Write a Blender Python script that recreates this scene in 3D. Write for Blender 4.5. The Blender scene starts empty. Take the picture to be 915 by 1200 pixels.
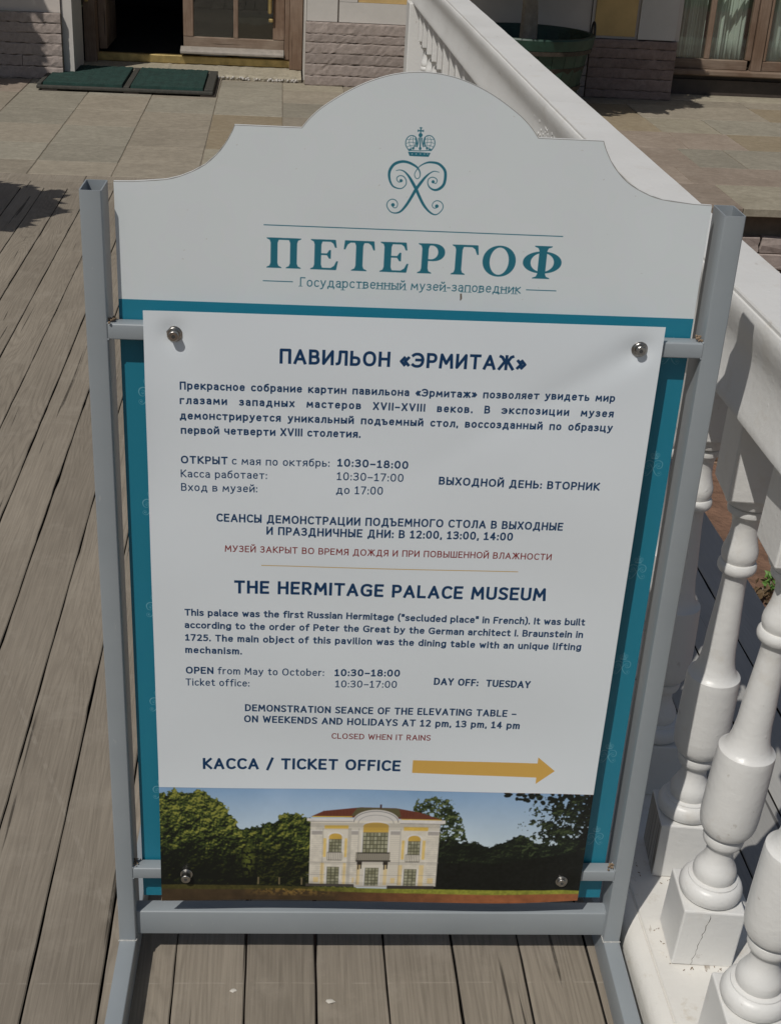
import bpy, bmesh, math, random
import numpy as np
from mathutils import Vector, Matrix

random.seed(7)
RNG = np.random.default_rng(7)
SC = bpy.context.scene
COL = SC.collection

# ------------------------------------------------------------------ camera
cam_d = bpy.data.cameras.new('camera')
cam_d.sensor_fit = 'VERTICAL'
cam_d.sensor_height = 24.0
cam_d.lens = 1548.27 / 1200.0 * 24.0
cam_d.clip_start = 0.05
cam_d.clip_end = 1000.0
cam = bpy.data.objects.new('camera', cam_d)
COL.objects.link(cam)
R_ = Vector((0.9960153, -0.07238499, 0.05209538))
D_ = Vector((0.01357412, -0.45429177, -0.89074953))
F_ = Vector((0.0881434, 0.88790731, -0.45149899))
M_ = Matrix(((R_.x, -D_.x, -F_.x, 0), (R_.y, -D_.y, -F_.y, 0), (R_.z, -D_.z, -F_.z, 1.6), (0, 0, 0, 1)))
cam.matrix_world = M_
SC.camera = cam

# ------------------------------------------------------------------ sky, sun, exposure
TO_SUN = Vector((-0.43, -0.58, 1.0)).normalized()
world = bpy.data.worlds.new('World')
SC.world = world
world.use_nodes = True
wn = world.node_tree.nodes
sky = wn.new('ShaderNodeTexSky')
sky.sky_type = 'NISHITA'
sky.sun_disc = False
sky.sun_elevation = math.asin(TO_SUN.z)
sky.sun_rotation = math.atan2(TO_SUN.x, TO_SUN.y)
sky.air_density = 1.0
sky.dust_density = 1.5
wn['Background'].inputs['Strength'].default_value = 0.042
world.node_tree.links.new(sky.outputs[0], wn['Background'].inputs['Color'])
sun_d = bpy.data.lights.new('sun', 'SUN')
sun_d.energy = 2.62
sun_d.angle = math.radians(0.5)
sun_d.color = (1.0, 0.96, 0.9)
sun = bpy.data.objects.new('sun', sun_d)
sun.rotation_euler = TO_SUN.to_track_quat('Z', 'Y').to_euler()
sun.location = (-4, -6, 10)
COL.objects.link(sun)
SC.view_settings.view_transform = 'Standard'
SC.view_settings.look = 'None'
SC.view_settings.exposure = 0.0
SC.view_settings.gamma = 1.0

# ------------------------------------------------------------------ object helpers
def tag(o, label=None, cat=None, group=None, kind=None):
    if label: o['label'] = label
    if cat: o['category'] = cat
    if group: o['group'] = group
    if kind: o['kind'] = kind
    return o

def link(name, me, parent=None, mats=None, smooth=False):
    o = bpy.data.objects.new(name, me)
    COL.objects.link(o)
    if parent is not None: o.parent = parent
    if mats is not None:
        for m in (mats if isinstance(mats, (list, tuple)) else [mats]):
            me.materials.append(m)
    if smooth:
        me.polygons.foreach_set('use_smooth', [True] * len(me.polygons))
    return o

def sharpen(bm, deg=28):
    for e in bm.edges:
        if len(e.link_faces) == 2 and e.calc_face_angle(0) > math.radians(deg): e.smooth = False

def obj(name, bm, mats, parent=None, smooth=False, bevel=0.0, segs=2):
    bmesh.ops.recalc_face_normals(bm, faces=bm.faces)
    sharpen(bm)
    me = bpy.data.meshes.new(name)
    bm.to_mesh(me); bm.free()
    o = link(name, me, parent, mats, smooth)
    if bevel:
        b = o.modifiers.new('bevel', 'BEVEL'); b.width = bevel; b.segments = segs; b.limit_method = 'ANGLE'
        b.angle_limit = math.radians(40)
    return o

def empty(name, loc, rz=0.0, **k):
    o = bpy.data.objects.new(name, None)
    o.location = loc; o.rotation_euler = (0, 0, rz); o.empty_display_size = 0.1
    COL.objects.link(o)
    return tag(o, **k)

def box(bm, x0, x1, y0, y1, z0, z1, mi=0):
    v = [bm.verts.new(p) for p in ((x0,y0,z0),(x1,y0,z0),(x1,y1,z0),(x0,y1,z0),(x0,y0,z1),(x1,y0,z1),(x1,y1,z1),(x0,y1,z1))]
    fs = []
    for q in ((3,2,1,0),(4,5,6,7),(0,1,5,4),(1,2,6,5),(2,3,7,6),(3,0,4,7)):
        f = bm.faces.new([v[i] for i in q]); f.material_index = mi; fs.append(f)
    return v, fs

def boxo(name, b, m, parent=None, bevel=0.0, segs=2):
    bm = bmesh.new(); box(bm, *b)
    return obj(name, bm, m, parent, bevel=bevel, segs=segs)

def dup(o, parent):
    c = o.copy(); COL.objects.link(c); c.parent = parent
    return c

def lathe(bm, prof, seg=40, cx=0, cy=0, cap=True):
    rings = []
    for z, r in prof:
        rings.append([bm.verts.new((cx + r*math.cos(2*math.pi*i/seg), cy + r*math.sin(2*math.pi*i/seg), z)) for i in range(seg)])
    for a, b in zip(rings, rings[1:]):
        for i in range(seg):
            f = bm.faces.new((a[i], a[(i+1) % seg], b[(i+1) % seg], b[i])); f.smooth = True
    if cap:
        bm.faces.new(list(reversed(rings[0]))); bm.faces.new(rings[-1])

def sweep_y(bm, prof, ys, jit=0.0, cap=True, smooth=True):
    """closed profile of (x, z) swept along y"""
    rings = []
    for y in ys:
        dx, dz = random.uniform(-jit, jit), random.uniform(-jit, jit)
        rings.append([bm.verts.new((x+dx, y, z+dz)) for x, z in prof])
    n = len(prof)
    for a, b in zip(rings, rings[1:]):
        for i in range(n):
            f = bm.faces.new((a[i], a[(i+1) % n], b[(i+1) % n], b[i])); f.smooth = smooth
    if cap:
        bm.faces.new(rings[0]); bm.faces.new(list(reversed(rings[-1])))

def rrect(w, d, r, k=3):
    pts = []
    for cx, cy, a0 in ((w-r, d-r, 0), (r, d-r, 90), (r, r, 180), (w-r, r, 270)):
        for i in range(k+1):
            a = math.radians(a0 + 90*i/k)
            pts.append((cx + r*math.cos(a), cy + r*math.sin(a)))
    return pts

def tube(bm, w, d, L, fr, wall=0.0016, r=0.0028, hollow=True):
    """rectangular hollow section; fr(a, b, l) -> point, a in 0..w, b in 0..d, l in 0..L"""
    out = rrect(w, d, r)
    inn = [(x + wall, y + wall) for x, y in rrect(w-2*wall, d-2*wall, max(r-wall, 0.0006))]
    n = len(out)
    def ring(ps, l): return [bm.verts.new(fr(x, y, l)) for x, y in ps]
    o0, o1 = ring(out, 0), ring(out, L)
    for i in range(n):
        f = bm.faces.new((o0[i], o0[(i+1) % n], o1[(i+1) % n], o1[i])); f.smooth = True
    if hollow:
        i0, i1 = ring(inn, 0), ring(inn, L)
        for i in range(n):
            j = (i+1) % n
            f = bm.faces.new((i0[j], i0[i], i1[i], i1[j])); f.smooth = True
            bm.faces.new((o0[j], o0[i], i0[i], i0[j])); bm.faces.new((o1[i], o1[j], i1[j], i1[i]))
    else:
        bm.faces.new(list(reversed(o0))); bm.faces.new(o1)

# ------------------------------------------------------------------ material helpers
class NT:
    def __init__(s, name):
        s.m = bpy.data.materials.new(name); s.m.use_nodes = True
        s.t = s.m.node_tree; s.p = s.t.nodes['Principled BSDF']
    def n(s, kind, **kw):
        nd = s.t.nodes.new(kind)
        for k, v in kw.items():
            if k.startswith('i_'):
                nd.inputs[k[2:].replace('_', ' ')].default_value = v
            else: setattr(nd, k, v)
        return nd
    def l(s, a, b): s.t.links.new(a, b)
    def math(s, op, a, b=None, c=None):
        nd = s.n('ShaderNodeMath', operation=op)
        for i, v in enumerate((a, b, c)):
            if v is None: continue
            if hasattr(v, 'is_linked') or hasattr(v, 'links'): s.l(v, nd.inputs[i])
            else: nd.inputs[i].default_value = v
        return nd.outputs[0]
    def coords(s, scale=(1, 1, 1), rnd=True, offset=None):
        tc = s.n('ShaderNodeTexCoord')
        mp = s.n('ShaderNodeMapping'); mp.inputs['Scale'].default_value = scale
        if rnd:
            oi = s.n('ShaderNodeObjectInfo')
            sc = s.n('ShaderNodeVectorMath', operation='SCALE'); sc.inputs['Scale'].default_value = 37.0
            cb = s.n('ShaderNodeCombineXYZ')
            s.l(oi.outputs['Random'], cb.inputs[0]); s.l(oi.outputs['Random'], cb.inputs[1]); s.l(oi.outputs['Random'], cb.inputs[2])
            s.l(cb.outputs[0], sc.inputs[0])
            ad = s.n('ShaderNodeVectorMath', operation='ADD')
            s.l(tc.outputs['Object'], ad.inputs[0]); s.l(sc.outputs[0], ad.inputs[1])
            s.l(ad.outputs[0], mp.inputs['Vector'])
        else:
            s.l(tc.outputs['Object'], mp.inputs['Vector'])
        return mp.outputs[0]
    def noise(s, vec, scale, detail=4, rough=0.55, dist=0.0):
        nd = s.n('ShaderNodeTexNoise'); s.l(vec, nd.inputs['Vector'])
        nd.inputs['Scale'].default_value = scale; nd.inputs['Detail'].default_value = detail
        nd.inputs['Roughness'].default_value = rough; nd.inputs['Distortion'].default_value = dist
        return nd.outputs['Fac']
    def ramp(s, fac, stops):
        nd = s.n('ShaderNodeValToRGB'); s.l(fac, nd.inputs[0])
        e = nd.color_ramp.elements
        while len(e) < len(stops): e.new(0.5)
        for i, (p, c) in enumerate(stops):
            e[i].position = p; e[i].color = (c if isinstance(c, tuple) else (c, c, c)) + (1,)
        return nd.outputs[0]
    def mix(s, fac, a, b, mode='MIX'):
        nd = s.n('ShaderNodeMix', data_type='RGBA', blend_type=mode)
        for sock, v in ((nd.inputs[0], fac), (nd.inputs[6], a), (nd.inputs[7], b)):
            if hasattr(v, 'links'): s.l(v, sock)
            elif isinstance(v, tuple): sock.default_value = v + (1,)
            else: sock.default_value = v
        return nd.outputs[2]
    def bump(s, h, strength=0.3, dist=0.002, prev=None):
        nd = s.n('ShaderNodeBump'); nd.inputs['Strength'].default_value = strength
        nd.inputs['Distance'].default_value = dist
        s.l(h, nd.inputs['Height'])
        if prev is not None: s.l(prev, nd.inputs['Normal'])
        s.l(nd.outputs[0], s.p.inputs['Normal'])
        return nd.outputs[0]
    def out(s, color=None, rough=None, metal=None, spec=None):
        for nm, v in (('Base Color', color), ('Roughness', rough), ('Metallic', metal), ('Specular IOR Level', spec)):
            if v is None: continue
            if hasattr(v, 'links'): s.l(v, s.p.inputs[nm])
            elif isinstance(v, tuple): s.p.inputs[nm].default_value = v + (1,)
            else: s.p.inputs[nm].default_value = v
        return s.m

def simple(name, c, rough=0.6, var=0.12, scale=6.0, metal=0.0, bump=0.0, bscale=60.0, bdist=0.002, spec=0.5):
    t = NT(name); v = t.coords()
    f = t.noise(v, scale, 5, 0.6)
    a = tuple(x*(1-var) for x in c); b = tuple(min(1, x*(1+var)) for x in c)
    if bump:
        t.bump(t.noise(v, bscale, 5, 0.6), bump, bdist)
    return t.out(t.ramp(f, [(0.3, a), (0.7, b)]), rough, metal, spec)

def wood(name, ca, cb, cdark, fine=1.0, ring=0.35, axis='y', rough=0.8, bump=0.5, dust=None, scuff=False):
    """weathered wood: contour-line grain stretched along the board, fibres, cracks"""
    t = NT(name)
    S = {'y': (1, 0.075, 1), 'x': (0.075, 1, 1), 'z': (1, 1, 0.075)}[axis]
    F = {'y': (1, 0.022, 1), 'x': (0.022, 1, 1), 'z': (1, 1, 0.022)}[axis]
    v = t.coords(S); vf = t.coords(F)
    base = t.noise(v, 11.0, 2, 0.3, 0.08)
    rings = t.math('SINE', t.math('MULTIPLY', base, 170.0))
    rings = t.math('MULTIPLY_ADD', rings, 0.5, 0.5)
    rings = t.math('POWER', rings, 2.6)
    patch = t.ramp(t.noise(t.coords(S), 5.0, 2), [(0.40, 0.0), (0.60, 1.0)])
    ringf = t.math('MULTIPLY', rings, t.math('MULTIPLY_ADD', patch, 0.9, 0.1))
    fib = t.noise(vf, 260.0, 4, 0.65)
    crk = t.noise(vf, 46.0, 3, 0.45, 0.5)
    crack = t.ramp(crk, [(0.295, 1.0), (0.315, 0.0)])
    big = t.noise(t.coords((1, 0.45, 1) if axis == 'y' else (1, 1, 1)), 3.2, 4, 0.6)
    oi = t.n('ShaderNodeObjectInfo')
    col = t.mix(t.ramp(big, [(0.35, 0.0), (0.65, 1.0)]), ca, cb)
    col = t.mix(t.math('MULTIPLY', ringf, ring), col, cdark)
    col = t.mix(t.math('MULTIPLY', t.ramp(fib, [(0.35, 1.0), (0.62, 0.0)]), 0.38*fine), col, cdark)
    col = t.mix(t.math('MULTIPLY', crack, 0.75), col, tuple(x*0.25 for x in cdark))
    br = t.math('MULTIPLY_ADD', oi.outputs['Random'], 0.22, 0.89)
    cbn = t.n('ShaderNodeCombineColor'); [t.l(br, cbn.inputs[i]) for i in range(3)]
    col = t.mix(1.0, col, cbn.outputs[0], 'MULTIPLY')
    if dust is not None:
        d = t.ramp(t.noise(t.coords(), 9.0, 6, 0.7), [(0.52, 0.0), (0.75, 0.55)])
        col = t.mix(d, col, dust)
    if scuff:   # pale straight rub line across the boards in front of the stand, and one slanting off to the left
        tc = t.n('ShaderNodeTexCoord'); sx = t.n('ShaderNodeSeparateXYZ'); t.l(tc.outputs['Object'], sx.inputs[0])
        nz = t.ramp(t.noise(t.coords((1, 1, 1)), 40.0, 3), [(0.4, 0.0), (0.6, 1.0)])
        d1 = t.math('ABSOLUTE', t.math('SUBTRACT', sx.outputs[1], t.math('MULTIPLY_ADD', sx.outputs[0], -0.02, 1.514)))
        d2 = t.math('ABSOLUTE', t.math('SUBTRACT', sx.outputs[1], t.math('MULTIPLY_ADD', sx.outputs[0], -2.4, 1.04)))
        for d, w_, s_ in ((d1, 0.0014, 0.28), (d2, 0.010, 0.16)):
            m_ = t.math('MULTIPLY', t.math('LESS_THAN', d, w_), t.math('MULTIPLY', nz, s_))
            col = t.mix(m_, col, (0.42, 0.38, 0.32))
    h = t.math('SUBTRACT', t.math('MULTIPLY_ADD', fib, 0.6, t.math('MULTIPLY', rings, -0.35)), t.math('MULTIPLY', crack, 1.3))
    t.bump(h, bump, 0.0014)
    return t.out(col, rough, spec=0.25)

M_DECK = wood('weathered_deck_wood', (0.245, 0.212, 0.168), (0.305, 0.265, 0.211), (0.085, 0.070, 0.053), dust=(0.33, 0.292, 0.238), ring=.24, fine=.8, scuff=True)
M_DECKPALE = wood('pale_painted_boards', (0.33, 0.325, 0.31), (0.40, 0.395, 0.375), (0.25, 0.24, 0.23), fine=0.5, ring=0.1)
M_DOORWOOD = wood('weathered_brown_joinery', (0.19, 0.125, 0.085), (0.30, 0.22, 0.165), (0.085, 0.05, 0.032), axis='z', ring=0.25)
M_DOORRAIL = wood('weathered_brown_rail', (0.20, 0.135, 0.095), (0.33, 0.26, 0.20), (0.09, 0.055, 0.035), axis='x', ring=0.25)
M_GREYWOOD = wood('bare_grey_rotten_wood', (0.34, 0.31, 0.27), (0.50, 0.46, 0.41), (0.06, 0.05, 0.04), axis='z', ring=0.6, bump=1.0)

def white_paint(name, c=(0.78, 0.77, 0.74), dirt=0.35, lump=0.35, rough=0.34, dscale=14.0):
    t = NT(name); v = t.coords()
    n1 = t.noise(v, 3.0, 4)
    col = t.ramp(n1, [(0.3, tuple(x*0.95 for x in c)), (0.7, c)])
    up = t.n('ShaderNodeNewGeometry')
    d = t.ramp(t.noise(v, dscale, 6, 0.72), [(0.56, 0.0), (0.74, 1.0)])
    col = t.mix(t.math('MULTIPLY', d, dirt), col, (0.46, 0.38, 0.26))
    vs = t.noise(t.coords((1, 0.3, 1)), 38.0, 3, 0.6)
    spots = t.ramp(vs, [(0.70, 0.0), (0.735, 1.0)])
    col = t.mix(t.math('MULTIPLY', spots, dirt), col, (0.25, 0.19, 0.13))
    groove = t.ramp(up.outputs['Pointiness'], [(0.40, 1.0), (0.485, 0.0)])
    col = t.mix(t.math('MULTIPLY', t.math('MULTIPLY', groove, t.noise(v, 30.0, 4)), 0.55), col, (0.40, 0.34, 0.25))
    b1 = t.bump(t.noise(t.coords((1, 1, 1.4)), 55.0, 4, 0.6), lump, 0.0022)
    vor = t.n('ShaderNodeTexVoronoi'); t.l(v, vor.inputs['Vector']); vor.inputs['Scale'].default_value = 30.0
    vor.inputs['Randomness'].default_value = 1.0
    blob = t.ramp(vor.outputs['Distance'], [(0.0, 1.0), (0.10, 0.0)])
    t.bump(blob, 0.35, 0.0016, b1)
    return t.out(col, t.ramp(n1, [(0.3, rough), (0.7, rough*1.5)]), spec=0.5)

M_WHITE = white_paint('glossy_white_baluster_paint', c=(.74,.735,.71), dirt=0.26, lump=0.42, rough=0.30)
M_WHITERAIL = white_paint('white_handrail_paint', c=(0.73, 0.725, 0.70), dirt=0.22, lump=0.35, rough=0.42)
M_WHITECURB = white_paint('dirty_white_base_paint', c=(0.75, 0.73, 0.68), dirt=0.55, lump=0.5, rough=0.5, dscale=24.0)

def steel():
    t = NT('grey_powder_coated_steel'); v = t.coords()
    f = t.noise(v, 7.0, 4)
    col = t.ramp(f, [(0.3, (0.262, 0.290, 0.308)), (0.7, (0.290, 0.318, 0.336))])
    s = t.ramp(t.noise(t.coords((3, 3, 0.6)), 60.0, 3, 0.6), [(0.70, 0.0), (0.74, 1.0)])
    col = t.mix(t.math('MULTIPLY', s, 0.25), col, (0.45, 0.45, 0.43))
    t.bump(t.noise(v, 420.0, 2), 0.06, 0.0006)
    return t.out(col, 0.42, spec=0.5)
M_STEEL = steel()
M_WELD = simple('pale_weld_bead', (0.42, 0.42, 0.40), 0.5, 0.25, 90, bump=0.8, bscale=300, bdist=0.001)
M_BOLT = simple('stainless_bolt_steel', (0.42, 0.41, 0.39), 0.28, 0.2, 120, metal=1.0, bump=0.1, bscale=300)
M_BOLTHOLE = simple('dark_bolt_socket', (0.05, 0.05, 0.05), 0.5)
M_BACKBOARD = simple('white_composite_board_edge', (0.74, 0.75, 0.74), 0.4, 0.03)
M_RUST = simple('rusty_dirt_crumbs', (0.22, 0.155, 0.10), 0.9, 0.4, 60, bump=0.8)
M_SLAB = None
def slab_mat(name, c, c2):
    t = NT(name); v = t.coords()
    n1 = t.noise(v, 4.5, 8, 0.72, 0.6); n2 = t.noise(v, 26.0, 6, 0.7)
    oi = t.n('ShaderNodeObjectInfo')
    col = t.mix(t.ramp(n1, [(0.35, 0.0), (0.65, 1.0)]), c, c2)
    col = t.mix(t.math('MULTIPLY', t.ramp(n2, [(0.35, 1.0), (0.6, 0.0)]), 0.35), col, tuple(x*0.55 for x in c))
    br = t.math('MULTIPLY_ADD', oi.outputs['Random'], 0.24, 0.88)
    cb = t.n('ShaderNodeCombineColor'); [t.l(br, cb.inputs[i]) for i in range(3)]
    col = t.mix(1.0, col, cb.outputs[0], 'MULTIPLY')
    pit = t.ramp(t.noise(v, 60.0, 3, 0.6), [(0.70, 0.0), (0.76, 1.0)])
    col = t.mix(t.math('MULTIPLY', pit, 0.5), col, tuple(x*0.3 for x in c))
    vein = t.ramp(t.noise(t.coords((1, 2.2, 1)), 7.0, 8, 0.75, 1.2), [(0.47, 0.0), (0.50, 1.0), (0.53, 0.0)])
    col = t.mix(t.math('MULTIPLY', vein, 0.25), col, tuple(x*0.5 for x in c))
    t.bump(t.math('SUBTRACT', n2, t.math('MULTIPLY', pit, 0.6)), 0.5, 0.004)
    return t.out(col, 0.85, spec=0.2)
M_SLABS = [slab_mat('grey_green_paving_stone', (0.278, 0.254, 0.202), (0.345, 0.316, 0.252)),
           slab_mat('beige_paving_stone', (0.285, 0.250, 0.195), (0.355, 0.312, 0.245)),
           slab_mat('ochre_paving_stone', (0.310, 0.252, 0.168), (0.35, 0.290, 0.205)),
           slab_mat('pinkish_paving_stone', (0.270, 0.218, 0.172), (0.345, 0.285, 0.230)),
           slab_mat('pale_paving_stone', (0.32, 0.285, 0.215), (0.41, 0.37, 0.285))]
M_MORTAR = simple('sandy_joint_fill', (0.19, 0.16, 0.12), 0.95, 0.25, 12, bump=0.5)
M_PLINTH = slab_mat('rough_plinth_limestone', (0.33, 0.275, 0.245), (0.42, 0.355, 0.32))
M_PLINTH_R = slab_mat('reddish_plinth_limestone', (0.22, 0.16, 0.14), (0.31, 0.235, 0.205))
M_BRICK = slab_mat('old_moat_brick', (0.27, 0.17, 0.115), (0.36, 0.26, 0.185))
M_SOIL = simple('reddish_brown_soil', (0.20, 0.115, 0.075), 0.95, 0.35, 5, bump=0.9, bscale=20, bdist=0.03)
M_PLASTER = simple('off_white_lime_plaster', (0.54, 0.49, 0.445), 0.85, 0.08, 2.5, bump=0.3, bscale=25, bdist=0.004)
M_PLASTER2 = simple('shell_white_plaster_trim', (0.56, 0.53, 0.49), 0.85, 0.07, 3, bump=0.3, bscale=25, bdist=0.004)
M_YELLOW = simple('ochre_yellow_plaster', (0.58, 0.40, 0.17), 0.85, 0.14, 4, bump=0.3, bscale=25, bdist=0.004)
M_BRASS = simple('dull_brass_threshold', (0.46, 0.35, 0.15), 0.4, 0.3, 14, metal=0.7, bump=0.2)
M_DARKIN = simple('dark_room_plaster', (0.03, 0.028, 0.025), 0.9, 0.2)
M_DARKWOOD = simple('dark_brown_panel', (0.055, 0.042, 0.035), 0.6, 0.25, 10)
M_MAT = simple('dark_green_mat_pile', (0.013, 0.042, 0.034), 0.95, 0.3, 14, bump=0.6, bscale=240, bdist=0.004)
M_MATEDGE = simple('grey_brown_mat_tray', (0.05, 0.048, 0.04), 0.85, 0.3, 30, bump=0.6)
M_TUB = simple('dark_green_tub_paint', (0.014, 0.045, 0.030), 0.5, 0.3, 12, bump=0.2)
M_TUBRUST = simple('rusty_hoop_iron', (0.045, 0.035, 0.025), 0.8, 0.5, 20, bump=0.5)
M_IRON = simple('black_iron', (0.02, 0.02, 0.02), 0.5)
M_EARTH = simple('dark_potting_soil', (0.035, 0.028, 0.02), 0.95, 0.3, 30, bump=1.0)
M_BARK = simple('pale_smooth_bark', (0.30, 0.255, 0.20), 0.85, 0.25, 18, bump=0.6, bscale=50)
M_CLOTH = simple('white_curtain_cloth', (0.80, 0.82, 0.76), 0.9, 0.06, 5)
M_CRUMB = simple('pale_crumb', (0.55, 0.52, 0.46), 0.9, 0.2)
M_LEAF = simple('laurel_leaf', (0.05, 0.10, 0.03), 0.5, 0.4, 3)
M_WEED = simple('bright_weed_leaf', (0.12, 0.24, 0.05), 0.6, 0.3, 9)
M_DRYLEAF = simple('dry_brown_leaf', (0.15, 0.10, 0.05), 0.8, 0.3, 9)
def glass():
    t = NT('old_window_glass')
    lw = t.n('ShaderNodeLayerWeight'); lw.inputs[0].default_value = 0.5
    fac = t.math('MULTIPLY_ADD', t.math('POWER', lw.outputs['Facing'], 4.0), 0.8, 0.10)
    tr = t.n('ShaderNodeBsdfTransparent'); tr.inputs[0].default_value = (0.88, 0.92, 0.90, 1)
    gl = t.n('ShaderNodeBsdfGlossy'); gl.inputs['Roughness'].default_value = 0.02
    bp = t.n('ShaderNodeBump'); bp.inputs['Strength'].default_value = 0.05; bp.inputs['Distance'].default_value = 0.01
    t.l(t.noise(t.coords(rnd=False), 5.0, 2), bp.inputs['Height']); t.l(bp.outputs[0], gl.inputs['Normal'])
    mx = t.n('ShaderNodeMixShader'); t.l(fac, mx.inputs[0]); t.l(tr.outputs[0], mx.inputs[1]); t.l(gl.outputs[0], mx.inputs[2])
    out = [n for n in t.t.nodes if n.type == 'OUTPUT_MATERIAL'][0]
    t.l(mx.outputs[0], out.inputs['Surface'])
    return t.m
M_GLASS = glass()
# ------------------------------------------------------------------ flat print: a small raster engine with its own stroke alphabet
def srgb(r, g, b):
    f = lambda c: ((c/255+0.055)/1.055)**2.4 if c > 10 else c/255/12.92
    return np.array([f(r), f(g), f(b)], np.float32)

class Canvas:
    """linear-light picture laid over a rectangle of the sign plane (u0..u1, z0..z1), metres"""
    def __init__(s, u0, u1, z0, z1, ppm, bg):
        s.u0, s.z1, s.ppm = u0, z1, ppm
        s.W, s.H = int((u1-u0)*ppm), int((z1-z0)*ppm)
        s.a = np.empty((s.H, s.W, 3), np.float32); s.a[:] = bg
    def px(s, pts):
        p = np.asarray(pts, np.float64)
        return np.stack([(p[:, 0]-s.u0)*s.ppm, (s.z1-p[:, 1])*s.ppm], 1)
    def clip(s, x0, y0, x1, y1):
        return max(0, int(x0)), max(0, int(y0)), min(s.W, int(x1)+2), min(s.H, int(y1)+2)
    def blend(s, x0, y0, cov, col, op=1.0):
        h, w = cov.shape
        r = s.a[y0:y0+h, x0:x0+w]; c = (cov*op)[..., None]
        r[:] = r*(1-c) + np.asarray(col, np.float32)*c
    def stroke_into(s, acc, ox, oy, P, hw, cap=True):
        """max-coverage of a variable width poly-stroke; P px points, hw scalar or per point; square caps"""
        P = np.asarray(P, float); H = np.broadcast_to(np.asarray(hw, float), (len(P),)).copy()
        if cap:
            d0 = P[0]-P[1]; d1 = P[-1]-P[-2]
            P = P.copy()
            P[0] += d0/max(np.hypot(*d0), 1e-6)*H[0]; P[-1] += d1/max(np.hypot(*d1), 1e-6)*H[-1]
        m = H.max()+2
        x0, y0 = np.floor(P.min(0)-m).astype(int); x1, y1 = np.ceil(P.max(0)+m).astype(int)
        ah, aw = acc.shape
        x0, y0 = max(x0, ox), max(y0, oy); x1, y1 = min(x1, ox+aw), min(y1, oy+ah)
        if x1 <= x0 or y1 <= y0: return
        X, Y = np.meshgrid(np.arange(x0, x1)+0.5, np.arange(y0, y1)+0.5)
        best = np.full(X.shape, -9.0)
        n = len(P)-1
        for i in range(n):
            a, b = P[i], P[i+1]; d = b-a; L = max(np.hypot(*d), 1e-6)
            tt = ((X-a[0])*d[0]+(Y-a[1])*d[1])/L
            tc = np.clip(tt, 0, L)
            ds = np.hypot(X-(a[0]+d[0]*tc/L), Y-(a[1]+d[1]*tc/L))
            c = H[i]+(H[i+1]-H[i])*tc/L - ds
            if cap:
                if i == 0: c = np.minimum(c, np.where(tt < 0, tt, 9))
                if i == n-1: c = np.minimum(c, np.where(tt > L, L-tt, 9))
            best = np.maximum(best, c)
        cov = np.clip(best+0.5, 0, 1)
        v = acc[y0-oy:y1-oy, x0-ox:x1-ox]
        np.maximum(v, cov, out=v)
    def stroke(s, pts, hw_m, col, cap=True, op=1.0):
        P = s.px(pts); H = np.asarray(hw_m)*s.ppm; m = np.max(H)+3
        x0, y0, x1, y1 = s.clip(P[:, 0].min()-m, P[:, 1].min()-m, P[:, 0].max()+m, P[:, 1].max()+m)
        if x1 <= x0 or y1 <= y0: return
        acc = np.zeros((y1-y0, x1-x0)); s.stroke_into(acc, x0, y0, P, H, cap)
        s.blend(x0, y0, acc, col, op)
    def poly(s, polys, col, op=1.0, ss=3):
        """even-odd fill of several closed outlines given in metres"""
        Ps = [s.px(p) for p in polys]
        A = np.concatenate(Ps)
        x0, y0, x1, y1 = s.clip(A[:, 0].min()-1, A[:, 1].min()-1, A[:, 0].max()+1, A[:, 1].max()+1)
        if x1 <= x0 or y1 <= y0: return
        w, h = (x1-x0)*ss, (y1-y0)*ss
        ins = np.zeros((h, w), bool)
        xs = x0+(np.arange(w)+0.5)/ss
        for r in range(h):
            y = y0+(r+0.5)/ss; cr = []
            for P in Ps:
                a = P; b = np.roll(P, -1, 0)
                k = (a[:, 1] <= y) != (b[:, 1] <= y)
                if k.any():
                    cr.extend(a[k, 0]+(y-a[k, 1])/(b[k, 1]-a[k, 1])*(b[k, 0]-a[k, 0]))
            cr.sort()
            for i in range(0, len(cr)-1, 2):
                ins[r, (xs >= cr[i]) & (xs < cr[i+1])] = True
        s.blend(x0, y0, ins.reshape(y1-y0, ss, x1-x0, ss).mean((1, 3)), col, op)
    def image(s, name):
        im = bpy.data.images.new(name, s.W, s.H, float_buffer=False)
        im.colorspace_settings.name = 'sRGB'
        lin = np.clip(s.a[::-1], 0, 1)
        enc = np.where(lin <= 0.0031308, lin*12.92, 1.055*np.power(np.maximum(lin, 1e-8), 1/2.4)-0.055)
        buf = np.ones((s.H, s.W, 4), np.float32); buf[..., :3] = enc
        im.pixels.foreach_set(buf.ravel()); im.update(); im.pack()
        return im

def arc(cx, cy, rx, ry, a0, a1, n=12, e=2.3):
    out = []
    for i in range(n+1):
        a = math.radians(a0+(a1-a0)*i/n); c, q = math.cos(a), math.sin(a)
        out.append((cx+rx*math.copysign(abs(c)**(2/e), c), cy+ry*math.copysign(abs(q)**(2/e), q)))
    return out
def smooth(P, k=5):
    P = [np.array(p, float) for p in P]; Q = [2*P[0]-P[1]]+P+[2*P[-1]-P[-2]]; out = []
    for i in range(1, len(Q)-2):
        a, b, c, d = Q[i-1:i+3]
        for j in range(k):
            t = j/k
            out.append(tuple(0.5*((2*b)+(c-a)*t+(2*a-5*b+4*c-d)*t*t+(3*b-a-3*c+d)*t**3)))
    out.append(tuple(P[-1])); return out

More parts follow.
